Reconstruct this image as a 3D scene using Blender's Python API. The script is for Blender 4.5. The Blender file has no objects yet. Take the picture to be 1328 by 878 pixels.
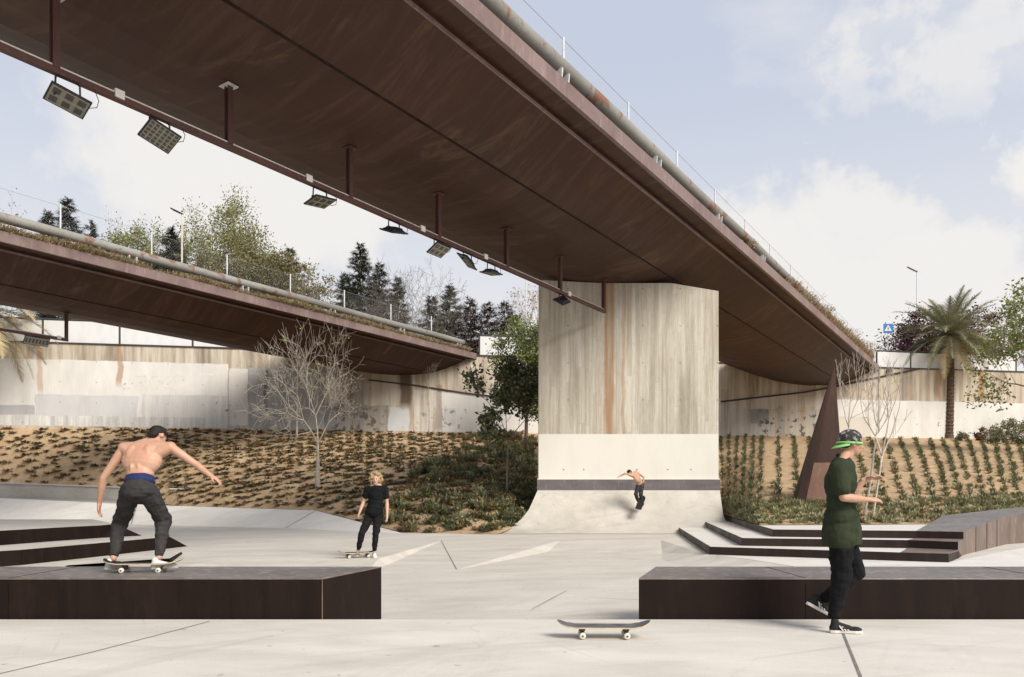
import bpy, bmesh, math, random
import numpy as np
from mathutils import Vector, Matrix, Quaternion, noise as mnoise
R = math.radians
random.seed(7)
C = bpy.context.scene.collection
SC = bpy.context.scene

# ------------------------------------------------------------------ camera
CAMH = 1.22; HZ = 640.0; F = 1000.0
cd = bpy.data.cameras.new('camera'); cam = bpy.data.objects.new('camera', cd); C.objects.link(cam)
cam.location = (0, 0, CAMH); cam.rotation_euler = (R(90), 0, 0)
cd.sensor_width = 36; cd.lens = 36 * F / 1328; cd.shift_y = (HZ - 439) / 1328
cd.clip_start = .05; cd.clip_end = 3000
SC.camera = cam
# ------------------------------------------------------------------ light
SUN_EL, SUN_AZ = 39, 138           # azimuth clockwise from +Y (view direction)
sd = bpy.data.lights.new('sun', 'SUN'); sun = bpy.data.objects.new('sun', sd); C.objects.link(sun)
sd.energy = 2.5; sd.angle = R(30); sd.color = (1, .95, .87)
tosun = Vector((math.sin(R(SUN_AZ)) * math.cos(R(SUN_EL)), math.cos(R(SUN_AZ)) * math.cos(R(SUN_EL)), math.sin(R(SUN_EL))))
sun.rotation_euler = tosun.to_track_quat('Z', 'Y').to_euler()
SC.view_settings.view_transform = 'Standard'; SC.view_settings.look = 'None'
SC.view_settings.gamma = 1; SC.view_settings.use_curve_mapping = False
SC.view_settings.exposure = 0.92
W = bpy.data.worlds.new('World'); SC.world = W; W.use_nodes = True
nt = W.node_tree; nt.nodes.clear()
def N(t, **k):
    n = nt.nodes.new(t)
    for a, b in k.items(): setattr(n, a, b)
    return n
wo = N('ShaderNodeOutputWorld'); bg = N('ShaderNodeBackground'); sky = N('ShaderNodeTexSky')
sky.sky_type = 'NISHITA'; sky.sun_disc = False; sky.sun_elevation = R(SUN_EL); sky.sun_rotation = R(SUN_AZ)
sky.air_density = 1.0; sky.dust_density = 2.5; sky.ozone_density = 1.0
bg.inputs['Strength'].default_value = .1
tc = N('ShaderNodeTexCoord')
mp = N('ShaderNodeMapping'); mp.inputs['Scale'].default_value = (1, 1, 2.0)
nt.links.new(tc.outputs['Generated'], mp.inputs['Vector'])
n1 = N('ShaderNodeTexNoise'); n1.inputs['Scale'].default_value = 3.2; n1.inputs['Detail'].default_value = 9; n1.inputs['Roughness'].default_value = .56
nt.links.new(mp.outputs[0], n1.inputs['Vector'])
# cloud bank placed by direction, edge broken by noise
def blob(dirv, r0, r1, rough=.35):
    s = N('ShaderNodeVectorMath', operation='SUBTRACT'); nt.links.new(tc.outputs['Generated'], s.inputs[0])
    s.inputs[1].default_value = Vector(dirv).normalized()
    sc = N('ShaderNodeVectorMath', operation='MULTIPLY'); nt.links.new(s.outputs[0], sc.inputs[0]); sc.inputs[1].default_value = (1, 1, 1.7)
    l = N('ShaderNodeVectorMath', operation='LENGTH'); nt.links.new(sc.outputs[0], l.inputs[0])
    nn = N('ShaderNodeTexNoise'); nn.inputs['Scale'].default_value = 9; nn.inputs['Detail'].default_value = 8; nn.inputs['Roughness'].default_value = .6
    nt.links.new(tc.outputs['Generated'], nn.inputs['Vector'])
    a = N('ShaderNodeMath', operation='MULTIPLY_ADD'); nt.links.new(nn.outputs[0], a.inputs[0]); a.inputs[1].default_value = -rough; nt.links.new(l.outputs['Value'], a.inputs[2])
    m = N('ShaderNodeMapRange', interpolation_type='SMOOTHSTEP'); nt.links.new(a.outputs[0], m.inputs[0])
    m.inputs[1].default_value = r1; m.inputs[2].default_value = r0; m.inputs[3].default_value = 0; m.inputs[4].default_value = 1
    return m.outputs[0]
b1 = blob((.42, 1, .325), -.09, -.01); b2 = blob((.30, 1, .29), -.07, .03); b3 = blob((.70, 1, .44), -.17, -.10)
b4 = blob((.59, 1, .60), -.235, -.15, .55); b5 = blob((.20, 1, .16), -.0, .10); b6 = blob((.47, 1, .2), -.0, .10); b7=blob((-.33,1,.42),-.02,.13)
def mx(a, b):
    m = N('ShaderNodeMath', operation='MAXIMUM'); nt.links.new(a, m.inputs[0]); nt.links.new(b, m.inputs[1]); return m.outputs[0]
wisp = N('ShaderNodeMapRange'); nt.links.new(n1.outputs[0], wisp.inputs[0])
wisp.inputs[1].default_value = .52; wisp.inputs[2].default_value = .75; wisp.inputs[3].default_value = 0; wisp.inputs[4].default_value = .75
def thin(a, lo, hi, k):
    q = N('ShaderNodeMapRange'); nt.links.new(n1.outputs[0], q.inputs[0]); q.inputs[1].default_value = lo; q.inputs[2].default_value = hi; q.inputs[3].default_value = 0; q.inputs[4].default_value = k
    m = N('ShaderNodeMath', operation='MULTIPLY'); nt.links.new(a, m.inputs[0]); nt.links.new(q.outputs[0], m.inputs[1]); return m.outputs[0]
b4 = thin(b4, .40, .62, .75); b1 = thin(b1, .2, .45, .95)
cm = mx(mx(mx(b1, b2), mx(b3, b4)), mx(mx(b5, b6), mx(wisp.outputs[0], b7)))
sep = N('ShaderNodeSeparateXYZ'); nt.links.new(tc.outputs['Generated'], sep.inputs[0])
low = N('ShaderNodeMapRange', interpolation_type='SMOOTHSTEP'); nt.links.new(sep.outputs['Z'], low.inputs[0])
low.inputs[1].default_value = .5; low.inputs[2].default_value = .17; low.inputs[3].default_value = 0; low.inputs[4].default_value = .68
veil = N('ShaderNodeMix', data_type='RGBA'); veil.inputs['B'].default_value = (3.3, 3.55, 4.15, 1)      # thin high veil over the blue
veil.inputs['Factor'].default_value = .86; nt.links.new(sky.outputs[0], veil.inputs['A'])
m2 = N('ShaderNodeMix', data_type='RGBA'); m2.inputs['B'].default_value = (4.7, 4.6, 4.48, 1)
nt.links.new(mx(cm, low.outputs[0]), m2.inputs['Factor']); nt.links.new(veil.outputs['Result'], m2.inputs['A'])
nt.links.new(m2.outputs['Result'], bg.inputs['Color']); nt.links.new(bg.outputs[0], wo.inputs[0])

# ------------------------------------------------------------------ helpers
def at(px, py, Y): return Vector(((px - 664) / F * Y, Y, CAMH + (HZ - py) / F * Y))
def G(px, py, z=0.0):
    Y = (CAMH - z) * F / (py - HZ); return Vector(((px - 664) / F * Y, Y, z))
class MB:
    def __init__(s): s.v = []; s.f = []; s.m = []
    def add(s, vs, fs, mi=0):
        b = len(s.v); s.v += [tuple(v) for v in vs]; s.f += [tuple(i + b for i in f) for f in fs]; s.m += [mi] * len(fs); return s
    def hexa(s, p, mi=0):   # 8 points: bottom 4 ccw, top 4 ccw
        return s.add(p, [(3,2,1,0),(4,5,6,7),(0,1,5,4),(1,2,6,5),(2,3,7,6),(3,0,4,7)], mi)
    def box(s, c, d, rz=0, mi=0, M=None):
        x, y, z = d[0]/2, d[1]/2, d[2]/2
        P = [Vector(q) for q in ((-x,-y,-z),(x,-y,-z),(x,y,-z),(-x,y,-z),(-x,-y,z),(x,-y,z),(x,y,z),(-x,y,z))]
        Q = M if M is not None else Matrix.Rotation(rz, 3, 'Z')
        return s.hexa([Vector(c) + Q @ p for p in P], mi)
    def prism(s, poly, z0, z1, mi=0):
        n = len(poly); zf = (lambda q: z1[q]) if isinstance(z1, (list, tuple)) else (lambda q: z1)
        vs = [(p[0], p[1], z0) for p in poly] + [(p[0], p[1], zf(i)) for i, p in enumerate(poly)]
        fs = [tuple(range(n-1, -1, -1)), tuple(range(n, 2*n))] + [(i, (i+1) % n, n+(i+1) % n, n+i) for i in range(n)]
        return s.add(vs, fs, mi)
    def tube(s, pts, rad, n=8, mi=0, cap=True):
        pts = [Vector(p) for p in pts]; k = len(pts)
        if not hasattr(rad, '__len__'): rad = [rad] * k
        vs = []; prev = None
        for i, p in enumerate(pts):
            d = (pts[min(i+1, k-1)] - pts[max(i-1, 0)])
            d = d.normalized() if d.length > 1e-9 else Vector((0,0,1))
            if prev is None:
                u = d.orthogonal().normalized()
            else:
                u = prev - d * prev.dot(d)
                u = u.normalized() if u.length > 1e-6 else d.orthogonal().normalized()
            prev = u; w = d.cross(u)
            for j in range(n):
                a = 2 * math.pi * j / n
                vs.append(p + (u * math.cos(a) + w * math.sin(a)) * rad[i])
        fs = [(i*n+j, i*n+(j+1) % n, (i+1)*n+(j+1) % n, (i+1)*n+j) for i in range(k-1) for j in range(n)]
        if cap: fs += [tuple(range(n-1, -1, -1)), tuple((k-1)*n+j for j in range(n))]
        return s.add(vs, fs, mi)
    def capsule(s, p, q, r0, r1, n=12, mi=0):
        p, q = Vector(p), Vector(q); d = (q-p); L = d.length
        d = d.normalized() if L > 1e-6 else Vector((0,0,1))
        pts = []; rr = []
        for a in (-85,-60,-35,-12): pts.append(p + d*r0*math.sin(R(a))); rr.append(r0*math.cos(R(a)))
        for a in (12,35,60,85): pts.append(q + d*r1*math.sin(R(a))); rr.append(r1*math.cos(R(a)))
        return s.tube(pts, rr, n, mi)
    def ell(s, c, r, M=None, n=16, mi=0):
        M = M or Matrix.Identity(3); c = Vector(c); vs = []; k = n//2
        vs.append(c + M @ Vector((0,0,r[2])))
        for i in range(1, k):
            t = math.pi*i/k
            for j in range(n):
                a = 2*math.pi*j/n
                vs.append(c + M @ Vector((r[0]*math.sin(t)*math.cos(a), r[1]*math.sin(t)*math.sin(a), r[2]*math.cos(t))))
        vs.append(c + M @ Vector((0,0,-r[2]))); e = len(vs)-1
        fs = [(0, 1+j, 1+(j+1)%n) for j in range(n)]
        for i in range(k-2): fs += [(1+i*n+j, 1+(i+1)*n+j, 1+(i+1)*n+(j+1)%n, 1+i*n+(j+1)%n) for j in range(n)]
        fs += [(e, 1+(k-2)*n+(j+1)%n, 1+(k-2)*n+j) for j in range(n)]
        return s.add(vs, fs, mi)
    def mesh(s, name, mats, smooth=False):
        me = bpy.data.meshes.new(name); me.from_pydata(s.v, [], s.f)
        for m in (mats if isinstance(mats, (list, tuple)) else [mats]): me.materials.append(m)
        if any(s.m): me.polygons.foreach_set('material_index', s.m)
        if smooth: me.polygons.foreach_set('use_smooth', [True]*len(me.polygons))
        me.update(); return me
    def build(s, name, mats, parent=None, smooth=False, bevel=0, fixn=True):
        me = s.mesh(name, mats, smooth)
        if fixn and len(me.polygons) < 4000:
            bm = bmesh.new(); bm.from_mesh(me); bmesh.ops.recalc_face_normals(bm, faces=bm.faces); bm.to_mesh(me); bm.free()
        o = bpy.data.objects.new(name, me); C.objects.link(o)
        if parent: o.parent = parent; o.matrix_parent_inverse = Matrix.Translation(parent.location).inverted() if parent.rotation_euler[:] == (0,0,0) else Matrix.Identity(4)
        if bevel:
            b = o.modifiers.new('bevel', 'BEVEL'); b.width = bevel; b.segments = 2; b.limit_method = 'ANGLE'; b.angle_limit = R(35)
        return o
def tag(o, label=None, cat=None, group=None, kind=None):
    if label: o['label'] = label
    if cat: o['category'] = cat
    if group: o['group'] = group
    if kind: o['kind'] = kind
    return o
def empty(name, loc, label, cat, group=None):
    o = bpy.data.objects.new(name, None); C.objects.link(o); o.location = loc; o.empty_display_size = .2
    return tag(o, label, cat, group)

# ------------------------------------------------------------------ materials
class MT:
    def __init__(s, name, rough=.7, spec=.35, metal=0):
        s.m = bpy.data.materials.new(name); s.m.use_nodes = True; s.t = s.m.node_tree
        s.b = s.t.nodes['Principled BSDF']; s.b.inputs['Roughness'].default_value = rough
        s.b.inputs['Specular IOR Level'].default_value = spec; s.b.inputs['Metallic'].default_value = metal
        s.tc = s.n('ShaderNodeTexCoord'); s.P = s.tc.outputs['Object']
    def n(s, t, **k):
        x = s.t.nodes.new(t)
        for a, b in k.items(): setattr(x, a, b)
        return x
    def l(s, a, b): s.t.links.new(a, b)
    def map(s, sc, vec=None, loc=(0,0,0), rot=(0,0,0)):
        if any(rot):                      # turn first, then stretch along the turned axes
            y = s.n('ShaderNodeMapping'); y.inputs['Rotation'].default_value = rot; s.l(vec or s.P, y.inputs['Vector']); vec = y.outputs[0]; rot = (0,0,0)
        x = s.n('ShaderNodeMapping'); x.inputs['Scale'].default_value = sc; x.inputs['Location'].default_value = loc; x.inputs['Rotation'].default_value = rot
        s.l(vec or s.P, x.inputs['Vector']); return x.outputs[0]
    def noise(s, scale=5, detail=6, rough=.55, sc=(1,1,1), loc=(0,0,0), rot=(0,0,0), dist=0):
        x = s.n('ShaderNodeTexNoise'); x.inputs['Scale'].default_value = scale; x.inputs['Detail'].default_value = detail
        x.inputs['Roughness'].default_value = rough; x.inputs['Distortion'].default_value = dist
        s.l(s.map(sc, loc=loc, rot=rot), x.inputs['Vector']); return x.outputs[0]
    def ramp(s, v, a, b, lo=0, hi=1, smooth=False):
        x = s.n('ShaderNodeMapRange'); s.l(v, x.inputs[0])
        if smooth: x.interpolation_type = 'SMOOTHSTEP'
        for i, q in zip((1,2,3,4), (a,b,lo,hi)): x.inputs[i].default_value = q
        return x.outputs[0]
    def math(s, op, a, b=0.0, c=None):
        x = s.n('ShaderNodeMath', operation=op)
        for i, q in enumerate((a, b) if c is None else (a, b, c)):
            if isinstance(q, (int, float)): x.inputs[i].default_value = q
            else: s.l(q, x.inputs[i])
        return x.outputs[0]
    def mix(s, f, a, b, mode='MIX'):
        x = s.n('ShaderNodeMix', data_type='RGBA', blend_type=mode)
        for k, q in (('Factor', f), ('A', a), ('B', b)):
            if isinstance(q, (int, float)): x.inputs[k].default_value = q if k == 'Factor' else (q,q,q,1)
            elif isinstance(q, tuple): x.inputs[k].default_value = q if len(q) == 4 else q + (1,)
            else: s.l(q, x.inputs[k])
        return x.outputs['Result']
    def xyz(s):
        x = s.n('ShaderNodeSeparateXYZ'); s.l(s.P, x.inputs[0]); return x.outputs
    def col(s, c):
        if isinstance(c, tuple): s.b.inputs['Base Color'].default_value = c if len(c) == 4 else c + (1,)
        else: s.l(c, s.b.inputs['Base Color'])
        return s
    def bump(s, h, dist=.01, strength=.5):
        x = s.n('ShaderNodeBump'); x.inputs['Strength'].default_value = strength; x.inputs['Distance'].default_value = dist
        s.l(h, x.inputs['Height']); s.l(x.outputs[0], s.b.inputs['Normal']); return s
    def rough(s, v): s.l(v, s.b.inputs['Roughness']); return s

def concrete_floor(name, base, stain, rot=.25, rough=.62):
    m = MT(name, rough, .35)
    big = m.noise(.35, 6, .55); mid = m.noise(1.6, 8, .62, sc=(.45,1,1), rot=(0,0,rot)); fine = m.noise(40, 4, .7)
    sm = m.noise(1.1, 8, .68, sc=(.22,1.3,1), rot=(0,0,-.35), dist=.6)
    c = m.mix(m.ramp(mid, .34, .68), stain, base)
    c = m.mix(m.ramp(big, .4, .7, 0, .45), c, tuple(x*.87 for x in base))
    c = m.mix(m.ramp(sm, .53, .70, 0, .5), c, tuple(x*.68 for x in stain))
    s2 = m.noise(.7, 9, .72, sc=(1.6,.35,1), rot=(0,0,.5), loc=(7,3,0), dist=1.2); c = m.mix(m.ramp(s2, .55, .68, 0, .35), c, tuple(x*.74 for x in stain))
    sp = m.noise(17, 5, .75, sc=(.6,1,1)); c = m.mix(m.ramp(sp, .6, .74, 0, .4), c, tuple(x*.6 for x in stain))
    c = m.mix(m.ramp(fine, .3, .7, 0, .16), c, (.25,.235,.21))
    v = m.n('ShaderNodeTexVoronoi'); v.feature = 'DISTANCE_TO_EDGE'; v.inputs['Scale'].default_value = .33
    wv = m.n('ShaderNodeVectorMath', operation='ADD'); nn = m.n('ShaderNodeTexNoise'); nn.inputs['Scale'].default_value = 1.6; nn.inputs['Detail'].default_value = 6
    m.l(m.P, nn.inputs['Vector']); m.l(m.P, wv.inputs[0]); m.l(nn.outputs['Color'], wv.inputs[1]); m.l(wv.outputs[0], v.inputs['Vector'])
    ck = m.math('MULTIPLY', m.ramp(v.outputs['Distance'], .004, .001), m.ramp(m.noise(.5, 3, .5, loc=(1,9,0)), .52, .6))
    c = m.mix(m.math('MULTIPLY', ck, .16), c, (.2,.18,.15))
    for (rt, lc, am) in ((.25, 2, .30), (-.5, 6, .26), (1.1, 11, .22)):      # faint scuffs left by wheels
        w = m.noise(2.2, 5, .6, sc=(.10,3.2,1), rot=(0,0,rt), loc=(lc,lc,0), dist=.25); g_ = m.ramp(m.noise(.45, 3, .5, loc=(0,lc,0)), .48, .6)
        c = m.mix(m.math('MULTIPLY', m.math('MULTIPLY', m.ramp(w, .62, .68), g_), am), c, tuple(x*.45 for x in stain))
    dots = m.noise(9, 2, .4, loc=(5,5,0)); c = m.mix(m.ramp(dots, .735, .75, 0, .45), c, (.16,.14,.12))
    return m.col(c).bump(m.math('ADD', fine, m.math('MULTIPLY', mid, 2.0)), .004, .4).m
M = {}
M['plaza'] = concrete_floor('light concrete', (.68,.64,.575), (.54,.50,.44))
M['plaza2'] = concrete_floor('troweled concrete', (.60,.56,.50), (.47,.43,.375), -.3)
M['bankc'] = concrete_floor('pale bank concrete', (.70,.665,.61), (.60,.565,.515), .1)
def plain(name, c, rough=.6, spec=.35, var=.25, sc=6, metal=0, bump=0):
    m = MT(name, rough, spec, metal); n = m.noise(sc, 6, .6)
    m.col(m.mix(m.ramp(n, .3, .7), tuple(x*(1-var) for x in c), tuple(min(1, x*(1+var*.6)) for x in c)))
    if bump: m.bump(n, bump, .6)
    return m.m
def steel(name, dark, light, rough=.5, spec=.4, along=(.35,.35,2.5), amount=.5, streak=(.02,.02,.02)):
    m = MT(name, rough, spec)
    a = m.noise(1.2, 8, .62, sc=along, dist=.8); b = m.noise(9, 8, .7, sc=(1,1,.25)); c = m.noise(60, 3, .6)
    q = m.mix(m.ramp(a, .35, .7), dark, light)
    q = m.mix(m.ramp(b, .52, .75, 0, amount), q, tuple(min(1,x*1.9+s) for x, s in zip(light, streak)))
    q = m.mix(m.ramp(c, .4, .8, 0, .25), q, tuple(x*.5 for x in dark))
    return m.col(q).rough(m.ramp(a, .3, .7, rough-.1, rough+.15)).bump(m.math('ADD', b, c), .002, .5).m
M['ledge'] = steel('dark ledge steel', (.009,.0055,.0042), (.017,.0095,.0072), .6, .12, (3,3,.3), .35, (.007,.002,0))
M['ledgetop'] = steel('worn sky paled ledge top steel', (.085,.072,.066), (.19,.17,.16), .42, .5, (.25,2.2,1), .9, (.05,.045,.04))  # worn steel; its paler base colour also stands in for sky reflection
M['riser'] = steel('step riser steel', (.020,.013,.011), (.034,.022,.018), .5, .18, (1,1,.3), .3, (.01,.004,.002))
M['wallsteel'] = steel('planter wall steel', (.105,.074,.058), (.19,.142,.116), .5, .4, (1.2,1.2,.3), .5, (.04,.03,.02))
M['band'] = steel('painted coping steel', (.11,.095,.098), (.15,.13,.132), .5, .4, (1,1,3), .4, (.02,.02,.02))
M['fascia'] = steel('fascia steel', (.15,.10,.09), (.245,.18,.165), .6, .3, (.5,.5,.2), .35, (.05,.04,.035))
M['post'] = steel('rust brown painted steel', (.075,.034,.028), (.11,.05,.042), .55, .3, (1,1,.3), .3)
M['sculpt_dark'] = steel('shaded corten plate', (.030,.014,.010), (.055,.026,.018), .65, .25, (.8,.8,.3), .35, (.03,.01,.0))  # corten with shade painted in, for the flange and recess
M['sculpt_light'] = steel('lit corten plate', (.13,.07,.048), (.22,.125,.09), .7, .25, (.8,.8,.4), .5, (.05,.03,.02))  # same corten with light painted in, for the front face
# belly of the bridges: rust plate with grazing streaks across the deck
def belly():
    m = MT('bridge belly corten', .62, .3)
    th = math.atan2(.658, 1)       # bridge direction; streaks run obliquely across
    a = m.noise(1.0, 10, .66, sc=(.22,2.6,.5), rot=(0,0,th+.10), dist=.7); b = m.noise(.45, 5, .5, dist=.5); c = m.noise(.5, 10, .68, sc=(.5,1.5,.6), rot=(0,0,th-.15), loc=(3,7,1), dist=1.6)
    q = m.mix(m.ramp(b, .3, .7), (.040,.0158,.0085), (.062,.0255,.014))
    q = m.mix(m.ramp(a, .52, .68, 0, .5), q, (.115,.060,.036)); q = m.mix(m.ramp(m.noise(2.2, 9, .7, sc=(.16,2.6,.5), rot=(0,0,th+.2), loc=(8,1,0), dist=.5), .57, .70, 0, .4), q, (.13,.075,.045))
    q = m.mix(m.ramp(a, .44, .30, 0, .6), q, (.028,.014,.011))
    q = m.mix(m.ramp(c, .55, .72, 0, .75), q, (.155,.088,.05)); q = m.mix(m.ramp(m.noise(.12, 4, .5, loc=(2,5,0)), .4, .62, 0, .5), q, (.032,.014,.009))
    w = m.n('ShaderNodeTexWave'); w.wave_type = 'BANDS'; w.bands_direction = 'Y'
    w.inputs['Scale'].default_value = .13; w.inputs['Distortion'].default_value = 0
    m.l(m.map((1,1,1), rot=(0,0,th)), w.inputs['Vector'])
    
    return m.col(q).bump(a, .01, .4).m
M['belly'] = belly(); M['seam'] = plain('rusty seam', (.026,.013,.009), .8, .15, .7, 3)
def pipe_mat():
    m = MT('weathered grey pipe', .55, .4)
    a = m.noise(1.1, 9, .6, dist=.5); b = m.noise(.22, 6, .6); z = m.noise(14, 6, .7)
    q = m.mix(m.ramp(b, .35, .65), (.17,.16,.14), (.27,.26,.235))
    q = m.mix(m.ramp(a, .56, .6, 0, .9), q, (.20,.085,.045))
    q = m.mix(m.ramp(z, .5, .75, 0, .5), q, (.09,.085,.075))
    return m.col(q).bump(z, .003, .5).m
M['pipe'] = pipe_mat()
def board_concrete(name, c0, c1, stain, plank=.105, rust=None, grime=.5):
    m = MT(name, .75, .2); o = m.xyz()
    pid = m.math('FLOOR', m.math('DIVIDE', o['X'], plank))
    off = m.n('ShaderNodeTexWhiteNoise', noise_dimensions='1D'); m.l(pid, off.inputs['W'])
    zz = m.math('FLOOR', m.math('ADD', m.math('DIVIDE', o['Z'], 1.9), m.math('MULTIPLY', off.outputs['Value'], 5)))
    wn = m.n('ShaderNodeTexWhiteNoise', noise_dimensions='2D'); cb = m.n('ShaderNodeCombineXYZ')
    m.l(pid, cb.inputs[0]); m.l(zz, cb.inputs[1]); m.l(cb.outputs[0], wn.inputs['Vector'])
    st = m.noise(2.6, 8, .62, sc=(2.6,1,.10)); st2 = m.noise(1.0, 6, .6, sc=(1.2,1,.16), loc=(5,0,3)); f = m.noise(14, 7, .74, sc=(2.4,1,.22))
    q = m.mix(wn.outputs['Value'], c0, c1)
    q = m.mix(m.ramp(st, .44, .62, 0, .75*grime+.2), q, stain)
    q = m.mix(m.ramp(st2, .5, .68, 0, grime), q, tuple(x*.62 for x in stain))
    q = m.mix(m.ramp(f, .48, .7, 0, .5), q, tuple(x*.58 for x in c0)); q = m.mix(m.ramp(f, .45, .3, 0, .4), q, tuple(min(1, x*1.12) for x in c1))
    fx = m.math('FRACT', m.math('DIVIDE', o['X'], plank))
    line = m.ramp(m.math('ABSOLUTE', m.math('SUBTRACT', fx, .5)), .455, .5, 0, .42)
    q = m.mix(line, q, tuple(x*.55 for x in stain))
    fz = m.math('FRACT', m.math('ADD', m.math('DIVIDE', o['Z'], 1.9), m.math('MULTIPLY', off.outputs['Value'], 5)))
    q = m.mix(m.ramp(fz, .012, 0, 0, .3), q, tuple(x*.5 for x in stain))
    # tie holes
    hx = m.math('ABSOLUTE', m.math('SUBTRACT', m.math('FRACT', m.math('DIVIDE', o['X'], 1.26)), .5))
    hz = m.math('ABSOLUTE', m.math('SUBTRACT', m.math('FRACT', m.math('DIVIDE', o['Z'], 1.25)), .5))
    hh = m.math('ADD', m.math('POWER', hx, 2), m.math('POWER', hz, 2))
    q = m.mix(m.ramp(hh, .0004, .0002, 0, .8), q, (.08,.07,.06))
    if rust:
        wob = m.math('MULTIPLY', m.noise(.8, 4, .5, sc=(.1,1,1)), .25)
        for (x0, wd, am) in rust:
            d = m.math('ABSOLUTE', m.math('SUBTRACT', m.math('ADD', o['X'], wob), x0+.125))
            k = m.math('MULTIPLY', m.ramp(d, wd, wd*.35, 0, 1, True), m.ramp(m.noise(3, 6, .6, sc=(3,1,.12), loc=(9,2,4)), .3, .6, .25, am))
            q = m.mix(k, q, (.30,.165,.075))
    return m.col(q).bump(m.math('ADD', m.math('MULTIPLY', line, -1.5), f), .008, .6).m
M['pier'] = board_concrete('board marked concrete', (.475,.43,.355), (.575,.53,.45), (.33,.28,.21), .13, [(3.26,.26,.85),(.35+.9,.06,.3),(3.75,.09,.5)], .62)
def painted(name, base, dirt, amt=.3):
    m = MT(name, .6, .35); o = m.noise(2.2, 8, .65, sc=(1,1,.35)); f = m.noise(25, 5, .7)
    q = m.mix(m.ramp(o, .45, .75, 0, amt), base, dirt); q = m.mix(m.ramp(f, .55, .8, 0, .15), q, tuple(x*.7 for x in dirt))
    return m.col(q).bump(f, .002, .3).m
M['white'] = painted('off white paint', (.66,.63,.56), (.56,.52,.45), .35)
M['panel'] = painted('pale barrier panel', (.64,.635,.62), (.50,.49,.47), .5)
M['ramp'] = concrete_floor('quarter pipe concrete', (.59,.55,.48), (.44,.405,.35), 1.4)

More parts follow.
